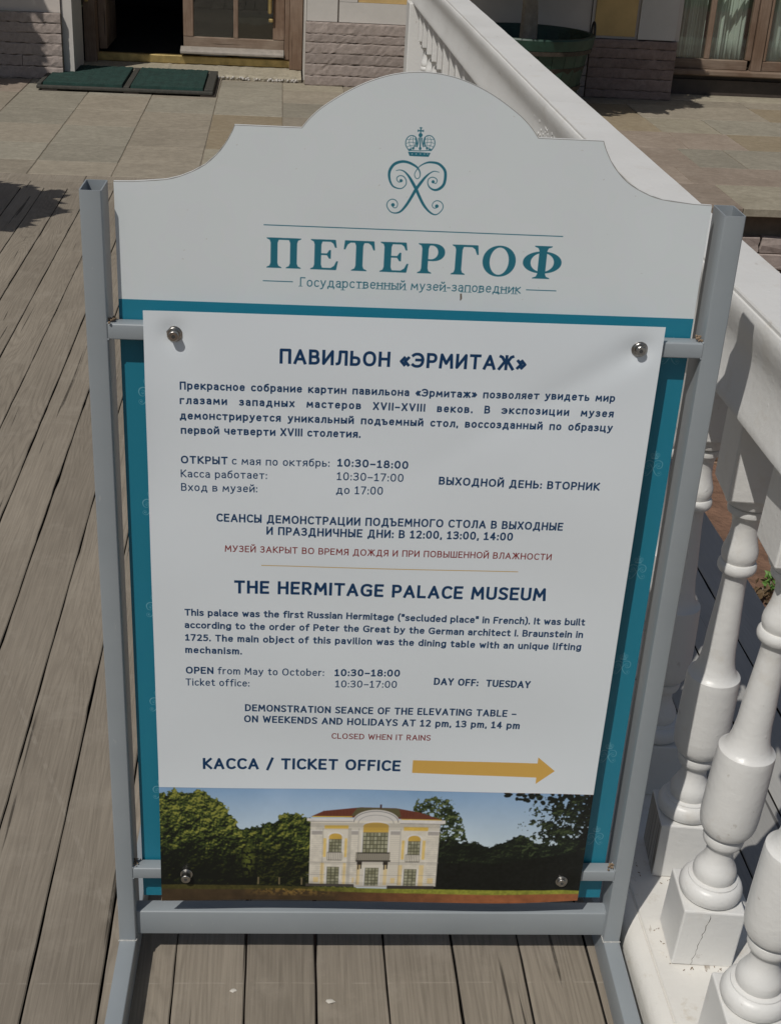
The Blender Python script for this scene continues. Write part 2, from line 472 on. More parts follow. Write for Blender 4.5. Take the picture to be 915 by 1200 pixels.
def _glyphs():
    G = {}
    st = lambda x, a=0, b=1: [(x, a), (x, b)]
    bowl = lambda r, y0, y1, xo=0.25: [(0, y1)]+arc(xo, (y0+y1)/2, r, (y1-y0)/2, 90, -90)+[(0, y0)]
    soft = lambda x: [[(x, 1), (x, 0)], [(x, 0.56)]+arc(x+0.24, 0.28, 0.23, 0.28, 90, -90)+[(x, 0)]]
    U = dict
    up = {
     'А': ([[(0, 0), (.31, 1), (.62, 0)], [(.13, .3), (.49, .3)]], .62),
     'Б': ([[(.44, 1), (0, 1), (0, 0)], bowl(.24, 0, .56)], .49),
     'В': ([st(0), bowl(.20, .53, 1), bowl(.25, 0, .53)], .5),
     'Г': ([[(0, 0), (0, 1), (.42, 1)]], .42),
     'Д': ([[(.12, 0), (.2, .35), (.22, 1), (.56, 1), (.56, 0)], [(0, -.2), (0, 0), (.68, 0), (.68, -.2)]], .68),
     'Е': ([[(.44, 1), (0, 1), (0, 0), (.44, 0)], [(0, .52), (.38, .52)]], .44),
     'Ж': ([st(.42), [(.04, 1), (.14, .95), (.36, .52)], [(.42, .52), (.28, .52), (0, 0)], [(.80, 1), (.70, .95), (.48, .52)], [(.42, .52), (.56, .52), (.84, 0)]], .84),
     'З': ([smooth([(.02, .9), (.18, 1), (.38, .93), (.42, .76), (.33, .58), (.16, .53)]), smooth([(.16, .53), (.38, .47), (.46, .27), (.36, .06), (.18, 0), (0, .08)])], .45),
     'И': ([[(0, 1), (0, 0), (.54, 1), (.54, 0)]], .54),
     'К': ([st(0), [(.5, 1), (.1, .52), (.53, 0)], [(0, .52), (.12, .52)]], .51),
     'Л': ([smooth([(-.02, .01), (.08, .06), (.13, .3), (.15, .7), (.155, 1)], 3)+[(.54, 1), (.54, 0)]], .54),
     'М': ([[(0, 0), (.06, 1), (.36, .3), (.66, 1), (.72, 0)]], .72),
     'Н': ([st(0), st(.55), [(0, .52), (.55, .52)]], .55),
     'О': ([arc(.325, .5, .325, .5, 90, 450, 24)], .65),
     'П': ([[(0, 0), (0, 1), (.54, 1), (.54, 0)]], .54),
     'Р': ([st(0), bowl(.23, .42, 1)], .46),
     'С': ([arc(.32, .5, .32, .5, 50, 310, 20)], .52),
     'Т': ([[(0, 1), (.54, 1)], st(.27)], .54),
     'У': ([[(0, 1), (.27, .33)], smooth([(.54, 1), (.28, .28), (.17, .04), (.02, .01)], 4)], .54),
     'Х': ([[(0, 0), (.52, 1)], [(0, 1), (.52, 0)]], .52),
     'Ц': ([[(0, 1), (0, 0), (.66, 0), (.66, -.2)], st(.54)], .66),
     'Ч': ([smooth([(0, 1), (0, .66), (.08, .47), (.26, .41), (.5, .46)], 4), st(.5)], .5),
     'Ш': ([[(0, 1), (0, 0), (.74, 0), (.74, 1)], st(.37)], .74),
     'Щ': ([[(0, 1), (0, 0), (.86, 0), (.86, -.2)], st(.37), st(.74)], .86),
     'Ъ': ([[(-.1, 1), (.1, 1)]]+soft(.1), .57),
     'Ы': (soft(0)+[st(.66)], .66),
     'Ь': (soft(0), .47),
     'Э': ([arc(.22, .5, .36, .5, 132, -132, 20), [(.2, .52), (.58, .52)]], .58),
     'Я': ([st(.48), [(.48, 1), (.24, 1)]+arc(.24, .73, .23, .27, 90, 270)+[(.48, .46)], [(.24, .44), (0, 0)]], .48),
    }
    up['Й'] = (up['И'][0]+[smooth([(.14, 1.3), (.2, 1.2), (.34, 1.2), (.4, 1.3)], 3)], .54)
    for a, b in zip('АВЕКМНОРСТХ', 'ABEKMHOPCTX'): up[b] = up[a]
    up.update({
     'D': ([st(0), [(0, 1), (.18, 1)]+arc(.18, .5, .40, .5, 90, -90, 16)+[(0, 0)]], .58),
     'F': ([[(.42, 1), (0, 1), (0, 0)], [(0, .5), (.36, .5)]], .42),
     'G': ([arc(.36, .5, .36, .5, 50, 270, 18)+[(.46, 0), (.62, .08), (.62, .47), (.42, .47)]], .63),
     'I': ([st(0)], .0), 'L': ([[(0, 1), (0, 0), (.42, 0)]], .42), 'J': ([[(.2, 1), (.2, .1), (0, -.05)]], .2),
     'N': ([[(0, 0), (0, 1), (.56, 0), (.56, 1)]], .56), 'R': ([st(0), bowl(.22, .46, 1), [(.22, .46), (.5, 0)]], .5),
     'S': ([smooth([(.45, .92), (.26, 1), (.06, .93), (.01, .74), (.1, .58), (.32, .46), (.46, .3), (.42, .08), (.22, 0), (0, .08)])], .45),
     'U': ([[(0, 1), (0, .3)]+arc(.27, .28, .27, .28, 180, 360, 12)+[(.54, 1)]], .54),
     'V': ([[(0, 1), (.29, 0), (.58, 1)]], .58), 'W': ([[(0, 1), (.2, 0), (.42, .85), (.64, 0), (.84, 1)]], .84),
     'Y': ([[(0, 1), (.27, .45), (.54, 1)], st(.27, 0, .45)], .54), 'P': up['Р'],
     '0': ([arc(.24, .5, .24, .5, 90, 450, 20)], .48), '1': ([[(0, .82), (.18, 1), (.18, 0)], [(0, 0), (.36, 0)]], .36),
     '2': ([smooth([(.02, .9), (.2, 1), (.4, .92), (.42, .7), (.28, .38), (.0, 0)])+[(.46, 0)]], .46),
     '3': (up['З'][0], .45), '4': ([[(.34, 0), (.34, 1), (0, .28), (.48, .28)]], .48),
     '5': ([[(.4, 1), (.06, 1), (.05, .58)]+smooth([(.05, .58), (.24, .62), (.42, .5), (.43, .24), (.3, .03), (.12, 0), (0, .05)])[1:]], .44),
     '7': ([[(0, 1), (.46, 1), (.15, 0)]], .46),
     '8': ([arc(.23, .76, .19, .24, 90, 450, 18), arc(.23, .26, .24, .26, 90, 450, 18)], .47),
     ':': ([st(0, .02, .06), st(0, .56, .6)], 0), '.': ([st(0, .0, .04)], 0), ',': ([[(0.02, .04), (0, -.13)]], 0),
     '–': ([[(0, .4), (.4, .4)]], .4), '-': ([[(0, .36), (.24, .36)]], .24), '/': ([[(0, -.1), (.36, 1.08)]], .36),
     '(': ([smooth([(.16, 1.15), (.02, .85), (0, .45), (.02, .1), (.16, -.2)], 4)], .16),
     ')': ([smooth([(0, 1.15), (.14, .85), (.16, .45), (.14, .1), (0, -.2)], 4)], .16),
     '"': ([st(0, .75, 1.05), st(.2, .75, 1.05)], .2),
     '«': ([[(.2, .66), (0, .38), (.2, .1)], [(.45, .66), (.25, .38), (.45, .1)]], .45),
     '»': ([[(0, .66), (.2, .38), (0, .1)], [(.25, .66), (.45, .38), (.25, .1)]], .45),
    })
    G.update(up)
    X = .70
    def low(src, sx=.86):
        s_, w = up[src]
        return ([[(x*sx, y*X if y > 0 else y) for x, y in p] for p in s_], w*sx)
    for c in 'вгджзиклмнптцчшъыьэя': G[c] = low(c.upper())
    G['й'] = (low('И')[0]+[smooth([(.1, 1.02), (.16, .92), (.30, .92), (.36, 1.02)], 3)], .46)
    o = arc(.23, .35, .23, .35, 90, 450, 20)
    G['о'] = ([o], .46)
    G['с'] = ([arc(.23, .35, .23, .35, 50, 310, 16)], .38)
    G['е'] = ([[(.02, .37), (.44, .37)]+arc(.23, .36, .215, .34, 5, 180, 10)[1:]+arc(.23, .35, .23, .35, 180, 312, 10)[1:]], .44)
    G['а'] = ([smooth([(.03, .63), (.18, .70), (.34, .65), (.39, .48)], 4)+[(.39, 0)], [(.39, .41)]+smooth([(.2, .41), (.05, .34), (0, .2), (.04, .05), (.15, 0), (.3, .05), (.39, .17)], 4)], .4)
    G['р'] = ([[(0, -.28), (0, .70)], arc(.23, .35, .23, .35, 180, -180, 20)], .46)
    G['х'] = ([[(0, 0), (.42, .7)], [(0, .7), (.42, 0)]], .42)
    G['у'] = ([[(0, .7), (.22, .06)], smooth([(.44, .7), (.22, .02), (.12, -.22), (-.02, -.27)], 4)], .44)
    G['б'] = ([arc(.23, .34, .23, .34, 90, 450, 20), smooth([(.0, .35), (.03, .72), (.16, .93), (.42, 1.02)], 5)], .46)
    for a, b in zip('аеорсху', 'aeopcxy'): G[b] = G[a]
    G.update({
     'b': ([st(0, 0, 1.05), arc(.23, .35, .23, .35, 180, -180, 20)], .46), 'd': ([st(.46, 0, 1.05), o], .46),
     'f': ([smooth([(.34, 1.04), (.2, 1.03), (.12, .88), (.12, .7)], 4)+[(.12, 0)], [(0, .7), (.3, .7)]], .3),
     'g': ([o, [(.46, .7), (.46, -.05)]+smooth([(.46, -.05), (.38, -.25), (.2, -.29), (.03, -.22)], 4)[1:]], .46),
     'h': ([st(0, 0, 1.05), smooth([(0, .45), (.1, .63), (.26, .7), (.4, .6), (.42, .4)], 4)+[(.42, 0)]], .42),
     'i': ([st(0, 0, .7), st(0, .98, 1.0)], 0), 'j': ([[(.08, .7), (.08, -.1), (-.04, -.27)], st(.08, .98, 1.0)], .08),
     'k': ([st(0, 0, 1.05), [(.38, .7), (.06, .36), (.4, 0)]], .39), 'l': ([[(0, 1.05), (0, .1), (.08, 0)]], .08),
     'm': ([st(0, 0, .7), smooth([(0, .45), (.1, .65), (.22, .7), (.33, .6), (.34, .4)], 4)+[(.34, 0)], smooth([(.34, .45), (.44, .65), (.56, .7), (.67, .6), (.68, .4)], 4)+[(.68, 0)]], .68),
     'n': ([st(0, 0, .7), smooth([(0, .45), (.1, .63), (.26, .7), (.4, .6), (.42, .4)], 4)+[(.42, 0)]], .42),
     'q': ([[(.46, -.28), (.46, .7)], o], .46), 'r': ([st(0, 0, .7), smooth([(0, .42), (.08, .62), (.26, .7)], 4)], .26),
     's': ([smooth([(.35, .63), (.2, .7), (.04, .64), (.03, .47), (.19, .36), (.36, .24), (.34, .06), (.17, 0), (0, .06)])], .36),
     't': ([[(.12, .92), (.12, .15)]+smooth([(.12, .15), (.18, .01), (.32, .02)], 4)[1:], [(0, .7), (.3, .7)]], .3),
     'u': ([[(0, .7), (0, .25)]+smooth([(0, .25), (.06, .05), (.2, 0), (.34, .06), (.42, .22)], 4)[1:], st(.42, 0, .7)], .42),
     'v': ([[(0, .7), (.22, 0), (.44, .7)]], .44), 'w': ([[(0, .7), (.16, 0), (.33, .6), (.5, 0), (.66, .7)]], .66),
    })
    return G
GL = _glyphs()
def layout(txt, hw, space=.34, extra=.0, sb=.13):
    """x of every glyph in cap units; strokes are centre lines"""
    x, out, prev = hw, [], False
    for ch in txt:
        if ch == ' ':
            x += space+hw*1.0; continue
        s_, w = GL[ch]
        out.append((ch, x)); x += w+2*hw+sb+extra
    return out, x-hw-sb-extra
def put_text(cv, txt, weight, mode, u0, u1, z0, z1, cap, col, kx_ref=None, serif=False):
    hw = {'B': .118, 'M': .112, 'L': .080, 'R': .084, 'S': .066}[weight]
    sb = {'B': .105, 'M': .115, 'L': .135, 'R': .13, 'S': .13}[weight]
    W = u1-u0; nsp = txt.count(' ')
    lay, w = layout(txt, hw, sb=sb)
    capc = cap/(1+2*hw)
    if mode == 'j' and kx_ref:
        slack = W/(capc*kx_ref)-w
        e = slack*0.35/max(len(lay)-1, 1); sp = slack*0.65/max(nsp, 1)
        if slack < 0: e = slack/(len(lay)+nsp); sp = e
        lay, w = layout(txt, hw, space=.34+sp, extra=e, sb=sb)
    kx = W/w
    P = cv.px([(u0, max(z0, z1)+cap*1.6), (u1, min(z0, z1)-cap*.6)])
    x0, y0, x1, y1 = cv.clip(P[0, 0]-4, P[0, 1], P[1, 0]+4, P[1, 1])
    acc = np.zeros((y1-y0, x1-x0))
    for ch, gx in lay:
        for sidx, st_ in enumerate(GL[ch][0]):
            pts = [(u0+(gx+x)*kx, z0+(z1-z0)*((gx+x)*kx/W)+(y+hw)*capc) for x, y in st_]
            cv.stroke_into(acc, x0, y0, cv.px(pts), hw*capc*cv.ppm)
            if serif:
                for (xa, ya), (xb, yb) in (st_[:2], st_[-1:-3:-1]):
                    if abs(xa-xb) < .03 and abs(ya-yb) > .25 and not (0.0 < ya < .69):
                        sp_ = [(u0+(gx+xa+q)*kx, z0+(ya+hw*.4)*capc) for q in (-.17, .17)]
                        cv.stroke_into(acc, x0, y0, cv.px(sp_), .034*capc*cv.ppm)
    cv.blend(x0, y0, acc, col)
    return W/(w*capc)

TEXT = [
    ('ПАВИЛЬОН «ЭРМИТАЖ»', 'B', 'n', 0.2346, 0.5420, 1.0193, 1.0200, 0.0199),
    ('Прекрасное собрание картин павильона «Эрмитаж» позволяет увидеть мир', 'B', 'j', 0.1121, 0.6593, 0.9811, 0.9816, 0.0107),
    ('глазами западных мастеров XVII–XVIII веков. В экспозиции музея', 'B', 'j', 0.1117, 0.6602, 0.9617, 0.9603, 0.0108),
    ('демонстрируется уникальный подъемный стол, воссозданный по образцу', 'B', 'j', 0.1113, 0.6614, 0.9410, 0.9404, 0.0109),
    ('первой четверти XVIII столетия.', 'B', 'n', 0.1122, 0.3392, 0.9211, 0.9218, 0.0109),
    ('ОТКРЫТ', 'B', 'n', 0.1114, 0.1713, 0.8796, 0.8798, 0.0109),
    ('с мая по октябрь:', 'L', 'n', 0.1762, 0.3010, 0.8799, 0.8803, 0.0110),
    ('10:30–18:00', 'B', 'n', 0.3107, 0.4026, 0.8810, 0.8799, 0.0112),
    ('Касса работает:', 'L', 'n', 0.1110, 0.2213, 0.8599, 0.8607, 0.0110),
    ('10:30–17:00', 'L', 'n', 0.3108, 0.3973, 0.8619, 0.8614, 0.0114),
    ('Вход в музей:', 'L', 'n', 0.1111, 0.2090, 0.8405, 0.8412, 0.0112),
    ('до 17:00', 'L', 'n', 0.3105, 0.3715, 0.8425, 0.8422, 0.0115),
    ('ВЫХОДНОЙ ДЕНЬ: ВТОРНИК', 'B', 'n', 0.4429, 0.6548, 0.8592, 0.8568, 0.0115),
    ('СЕАНСЫ ДЕМОНСТРАЦИИ ПОДЪЕМНОГО СТОЛА В ВЫХОДНЫЕ', 'M', 'n', 0.1560, 0.6129, 0.7972, 0.7963, 0.0121),
    ('И ПРАЗДНИЧНЫЕ ДНИ: В 12:00, 13:00, 14:00', 'M', 'n', 0.2210, 0.5477, 0.7796, 0.7789, 0.0123),
    ('МУЗЕЙ ЗАКРЫТ ВО ВРЕМЯ ДОЖДЯ И ПРИ ПОВЫШЕННОЙ ВЛАЖНОСТИ', 'R', 'n', 0.1667, 0.6028, 0.7526, 0.7504, 0.0099),
    ('THE HERMITAGE PALACE MUSEUM', 'B', 'n', 0.1787, 0.6021, 0.6888, 0.6861, 0.0204),
    ('This palace was the first Russian Hermitage ("secluded place" in French). It was built', 'B', 'j', 0.1121, 0.6606, 0.6522, 0.6482, 0.0109),
    ('according to the order of Peter the Great by the German architect I. Braunstein in', 'B', 'j', 0.1117, 0.6603, 0.6319, 0.6283, 0.0110),
    ('1725. The main object of this pavilion was the dining table with an unique lifting', 'B', 'j', 0.1121, 0.6600, 0.6113, 0.6081, 0.0111),
    ('mechanism.', 'B', 'n', 0.1117, 0.1896, 0.5908, 0.5903, 0.0112),
    ('OPEN', 'B', 'n', 0.1118, 0.1503, 0.5560, 0.5561, 0.0119),
    ('from May to October:', 'L', 'n', 0.1560, 0.3034, 0.5562, 0.5567, 0.0120),
    ('10:30–18:00', 'B', 'n', 0.3179, 0.4098, 0.5568, 0.5573, 0.0120),
    ('Ticket office:', 'L', 'n', 0.1113, 0.1998, 0.5356, 0.5359, 0.0121),
    ('10:30–17:00', 'L', 'n', 0.3196, 0.4064, 0.5377, 0.5380, 0.0121),
    ('DAY OFF:  TUESDAY', 'B', 'n', 0.4581, 0.5950, 0.5444, 0.5426, 0.0124),
    ('DEMONSTRATION SEANCE OF THE ELEVATING TABLE –', 'M', 'n', 0.1936, 0.5804, 0.4925, 0.4901, 0.0125),
    ('ON WEEKENDS AND HOLIDAYS AT 12 pm, 13 pm, 14 pm', 'M', 'n', 0.1923, 0.5875, 0.4726, 0.4687, 0.0126),
    ('CLOSED WHEN IT RAINS', 'R', 'n', 0.3175, 0.4602, 0.4454, 0.4449, 0.0102),
    ('КАССА / TICKET OFFICE', 'B', 'n', 0.1328, 0.4201, 0.3877, 0.3881, 0.0200),
]
NAVY, RED, GOLD = srgb(6, 54, 94), srgb(126, 30, 32), srgb(208, 166, 84)
PAPER = np.array([0.705, 0.75, 0.785], np.float32)

def noise_img(h, w, cell, octaves=4, seed=0, fall=0.55):
    g = np.random.default_rng(seed); out = np.zeros((h, w)); amp = tot = 0; a = 1.0
    for o in range(octaves):
        c = max(cell/2**o, 1.5); gh, gw = int(h/c)+3, int(w/c)+3
        n = g.random((gh, gw)); y = np.arange(h)/c; x = np.arange(w)/c
        yi, xi = y.astype(int), x.astype(int); fy, fx = (y-yi)[:, None], (x-xi)[None]
        fy = fy*fy*(3-2*fy); fx = fx*fx*(3-2*fx)
        v = n[yi][:, xi]*(1-fy)*(1-fx)+n[yi+1][:, xi]*fy*(1-fx)+n[yi][:, xi+1]*(1-fy)*fx+n[yi+1][:, xi+1]*fy*fx
        out += v*a; tot += a; a *= fall
    return out/tot

def paint_view(cv):
    """the printed picture: park trees, sky and a two-storey yellow and white pavilion.
    units: x, y are pixels of the printed strip (0..510 wide, 0..133 tall)"""
    U0, U1, ZT, ZB = 0.0695, 0.7115, 0.3535, 0.1425
    x0, y0, x1, y1 = cv.clip((U0-cv.u0)*cv.ppm-3, (cv.z1-ZT)*cv.ppm, (U1-cv.u0)*cv.ppm+3, (cv.z1-ZB)*cv.ppm+40)
    h, w = y1-y0, x1-x0; k = w/510.0; ky = (ZT-ZB)*cv.ppm/133.0
    yy, xx = np.mgrid[0:h, 0:w].astype(float); X = xx/k; Y = yy/ky
    A = np.zeros((h, w, 3))
    def N(cell, o=4, seed=0): return noise_img(h, w, cell*k, o, seed)
    t = np.clip(Y/60, 0, 1)[..., None]
    A[:] = srgb(138, 170, 204)*(1-t)+srgb(196, 212, 222)*t
    A += ((N(70, 3, 3)-.5)*0.12)[..., None]
    r1, r2, r3 = N(9, 4, 11), N(3.0, 3, 12), N(24, 3, 13)
    fine = N(1.5, 2, 14)
    hh = r1*1.0+r2*.55+fine*.18; sh_ = max(2, int(2.2*k))
    rel = hh-np.roll(np.roll(hh, -sh_, 0), -sh_//2, 1)     # lumps of foliage lit from above
    def lay(mask, dark, mid, lite, lift=0.0):
        v = np.clip(rel*1.9+(r1-.5)*1.2+(fine-.5)*.7+.40+lift, 0, 1)[..., None]**1.2
        c = np.where(v < .5, srgb(*dark)+(srgb(*mid)-srgb(*dark))*v*2, srgb(*mid)+(srgb(*lite)-srgb(*mid))*(v*2-1))
        m = np.clip(mask, 0, 1)[..., None]; A[:] = A*(1-m)+c*m
    def canopy(pts, rough=5.0):
        px_, py_ = zip(*pts); top = np.interp(X, px_, py_)
        return np.clip((Y-top+np.clip((r1-.5)*rough*3+(r2-.5)*rough*1.6+(fine-.5)*2, -6, 6))*2.2, 0, 1)*(X > px_[0]-4)*(X < px_[-1]+4)
    # middle trees, then the big left tree
    lay(canopy([(60, 60), (95, 45), (115, 40), (140, 33), (150, 27), (176, 32), (200, 46), (230, 60)], 4), (16, 24, 12), (64, 78, 32), (132, 132, 58), -.05+0*Y)
    lay(canopy([(-9, 4), (20, 3), (52, 3), (68, 12), (80, 24), (88, 34), (96, 52), (104, 64), (110, 90)], 5), (14, 20, 10), (66, 80, 34), (140, 140, 62), np.clip(.05-(Y-40)*.012+(X-30)*.002, -.6, .2))
    sh = np.clip((Y-60+(r3-.5)*26)/26, 0, 1)*np.clip((200-X)/30, 0, 1)
    A[:] = A*(1-.82*sh[..., None])+srgb(10, 14, 9)*.82*sh[..., None]
    m = np.clip(1-np.hypot((X-104)/9, (Y-82)/24), 0, .8)*(r2 > .45); A[:] = A*(1-m[..., None])+srgb(96, 104, 42)*m[..., None]
    # trees right of the house
    lay(canopy([(290, 40), (300, 14), (318, 9), (336, 10), (350, 20), (358, 40), (366, 60)], 6)*(r2 > .36), (24, 34, 20), (60, 74, 40), (104, 112, 70), -.05)
    lay(canopy([(318, 64), (340, 56), (372, 58), (392, 64), (404, 58), (430, 50), (446, 58), (470, 60), (520, 50)], 3), (12, 18, 12), (26, 34, 22), (50, 60, 36), -.2)
    birch = np.clip(1.25-np.abs(X-478)/46, 0, 1)*np.clip((Y+6)/14, 0, 1)
    lay((birch > .05)*(birch+(r1-.5)*1.3+(r2-.5)*1.5 > .62)*1.0, (14, 20, 14), (30, 40, 26), (66, 78, 48), -.1)
    lay(np.clip((X-492)/6, 0, 1)*(r2 > .3), (8, 11, 8), (16, 22, 15), (38, 48, 32), -.15)
    for q in range(46):
        cx, cy = RNG.uniform(405, 492), 0
        cy = RNG.uniform(-1, 4+6*max(0, 1-abs(cx-452)/42)+2)
        m = np.hypot((X-cx)/RNG.uniform(2, 4.4), (Y-cy)/RNG.uniform(1.2, 2.6)) < 1
        A[m] = srgb(14, 20, 12)
    hedge = np.clip((Y-np.interp(X, [330, 400, 450, 490, 515], [84, 84, 76, 70, 68]))*1.5, 0, 1)*(X > 325)
    hc = srgb(13, 16, 12)+(r2[..., None]-.5)*0.01
    A[:] = A*(1-hedge[..., None])+hc*hedge[..., None]
    # ground
    g = np.clip((Y-np.interp(X, [0, 160, 300, 515], [112, 115, 116, 117]))*2, 0, 1)[..., None]
    gx = np.clip((X-150)/150, 0.12, 1)[..., None]
    grass = (srgb(50, 42, 24)*(1-gx)+srgb(136, 138, 52)*gx)*(.6+.8*r2[..., None]); A[:] = A*(1-g)+grass*g
    g = np.clip((Y-np.interp(X, [0, 90, 250, 400, 515], [117, 119, 121, 122, 121]))*1.2, 0, 1)[..., None]
    path = (srgb(66, 52, 34)*(1-np.clip((X-200)/200, 0, 1))[..., None]+srgb(150, 92, 58)*np.clip((X-200)/200, 0, 1)[..., None])*(.7+.6*r1[..., None])
    A[:] = A*(1-g)+path*g
    m = np.clip((X-95)/60, 0, 1)*np.clip((220-X)/60, 0, 1)*(Y > 118)*np.clip((r2-.42)*5, 0, 1)*np.clip((128-Y)/5, 0, 1)*.5
    A[:] = A*(1-m[..., None])+srgb(176, 140, 70)*m[..., None]
    for cx in (116, 141, 168, 186): A[(np.abs(X-cx) < .8) & (Y > 104) & (Y < 113)] = srgb(120, 108, 80)
    cv.a[y0:y1, x0:x1] = np.clip(A, 0, 1)
    # the house, in pixels of its own close view: (bx, by) -> strip
    def T(bx, by): return (340+bx/4.575-188.5, 920+by/4.575-921.5+0.6)
    def q(pts): return [(U0+(T(a, b)[0])*k/cv.ppm, ZT-(T(a, b)[1])*ky/cv.ppm) for a, b in pts]
    def rect(a, b, c, d, col, op=1.0): cv.poly([q([(a, b), (c, b), (c, d), (a, d)])], srgb(*col), op, 2)
    wall, yel, shd = (216, 209, 194), (226, 190, 90), (158, 152, 146)
    cv.poly([q([(110, 146), (180, 116), (380, 96), (570, 98), (700, 118), (832, 158)])], srgb(104, 56, 42), 1, 2)
    cv.poly([q([(330, 140), (360, 98), (585, 100), (600, 145)])], srgb(92, 86, 60), 1, 2)
    for i in range(14): rect(180+i*18, 112, 183+i*18, 140, (82, 36, 28), .5) if i < 9 else rect(430+i*18, 116, 433+i*18, 146, (82, 36, 28), .5)
    rect(482, 80, 492, 100, (70, 40, 34))
    rect(112, 160, 815, 520, wall)
    cv.poly([q([(340, 165)]+[(465+125*math.cos(math.radians(a)), 168-60*math.sin(math.radians(a))) for a in range(180, -1, -10)]+[(590, 165)])], srgb(206, 202, 196), 1, 2)
    cv.stroke(q([(465+120*math.cos(math.radians(a)), 172-56*math.sin(math.radians(a))) for a in range(180, -1, -10)]), .0007, srgb(128, 126, 128), False)
    cv.stroke(q([(465+96*math.cos(math.radians(a)), 178-42*math.sin(math.radians(a))) for a in range(180, -1, -10)]), .0005, srgb(150, 148, 148), False)
    rect(92, 154, 340, 168, (214, 210, 204)); rect(596, 158, 842, 176, (214, 210, 204)); rect(120, 143, 335, 149, (200, 168, 70)); rect(600, 154, 820, 159, (200, 168, 70))
    rect(105, 168, 340, 172, shd); rect(596, 176, 830, 180, shd)
    rect(188, 190, 318, 208, yel); rect(618, 196, 752, 216, yel)
    for a, b in ((120, 178), (335, 372), (548, 600), (752, 812)):
        for j in range(26): rect(a, 216+j*11.5, b, 218+j*11.5, shd, .45)
        rect(a, 220, b, 238, (168, 162, 156)); rect(a-4, 215, b+4, 219, (216, 212, 206))
        rect(a+14, 474, b-14, 505, yel, .55)
    for a, b in ((184, 200), (300, 314)): rect(a, 258, b, 360, yel, .8)
    for a, b in ((612, 628), (726, 742)): rect(a, 268, b, 372, yel, .8)
    rect(172, 392, 192, 515, yel, .55); rect(296, 392, 312, 515, yel, .55); rect(600, 402, 622, 515, yel, .55); rect(716, 402, 742, 520, yel, .55); rect(372, 400, 390, 515, yel, .5); rect(520, 400, 540, 515, yel, .5)
    rect(105, 386, 820, 391, shd, .6); rect(100, 458, 812, 462, shd, .5)
    def win(a, b, c, d, top, nx, ny, arch=True):
        if top:
            cv.poly([q([(a-8, top+16)]+[((a+c)/2+(c-a+16)/2*math.cos(math.radians(v)), top+16-24*math.sin(math.radians(v))) for v in range(180, -1, -15)]+[(c+8, top+16)])], srgb(222, 218, 212), 1, 2)
            cv.poly([q([(a, b)]+[((a+c)/2+(c-a)/2*math.cos(math.radians(v)), top+18-18*math.sin(math.radians(v))) for v in range(180, -1, -15)]+[(c, b)])], srgb(200, 164, 76), 1, 2)
        rect(a-7, b, c+7, d, (222, 218, 212)); rect(a, b, c, d, (84, 84, 66))
        for i in range(nx):
            for j in range(ny):
                L = RNG.uniform(-22, 22)
                rect(a+(c-a)*(i+.14)/nx, b+(d-b)*(j+.12)/ny, a+(c-a)*(i+.9)/nx, b+(d-b)*(j+.9)/ny, (150+L, 148+L, 122+L))
    win(214, 262, 284, 332, 232, 4, 4); win(398, 226, 536, 334, 174, 7, 5); win(646, 272, 714, 346, 242, 4, 4)
    win(208, 414, 276, 516, None, 3, 6); win(418, 418, 494, 524, None, 4, 6); win(634, 424, 704, 526, None, 3, 6)
    for a, b, c, d in ((208, 332, 286, 378), (638, 344, 714, 386)):
        for i in range(9): rect(a+(c-a)*i/8-1, b, a+(c-a)*i/8+1.5, d, (50, 48, 42))
        rect(a, b, c, b+3, (44, 42, 38)); rect(a, d-3, c, d, (44, 42, 38))
    rect(362, 332, 552, 384, (88, 78, 52), .55); rect(366, 376, 556, 385, (44, 40, 34))
    for i in range(17): cv.stroke(q([(372+i*10.6, 340), (376+i*10.6, 360), (371+i*10.6, 374)]), .0004, srgb(38, 36, 30), False)
    rect(370, 334, 550, 339, (40, 38, 32))
    for a in (372, 515): rect(a, 385, a+28, 402, (48, 40, 32)); rect(a+4, 402, a+12, 428, (48, 40, 32)); rect(a+18, 402, a+26, 424, (60, 50, 38))
    rect(95, 512, 360, 528, (74, 68, 62)); rect(544, 518, 806, 536, (60, 54, 50)); rect(362, 520, 544, 530, (190, 186, 180))
    # soft shade under the cornice and ledges, darker towards the base, then the softness of an enlarged print
    for b0_, b1_, op in ((178, 200, .30), (200, 214, .14), (391, 402, .16), (500, 526, .18)):
        rect(108, b0_, 818, b1_, (60, 60, 62), op)
    for a, b in ((178, 184), (372, 378), (600, 606), (812, 816), (316, 335)): rect(a, 205, b, 515, (70, 70, 74), .28)
    n = noise_img(h, w, 26, 5, 77); n2 = noise_img(h, w, 5, 2, 78)
    R_ = cv.a[y0:y1, x0:x1]
    R_ *= np.where(A.mean(2) > .33, 1.0, 0.84+0.32*n+.08*(n2-.5))[..., None]
    R_ *= (1.02+.06*(n-.5))[..., None]
    for ax in (0, 1):
        R_[:] = (np.roll(R_, 1, ax)+np.roll(R_, -1, ax)+np.roll(R_, 2, ax)+np.roll(R_, -2, ax)+R_*1.5)/5.5
    # everything left of and below the print's rim is outside the sheet

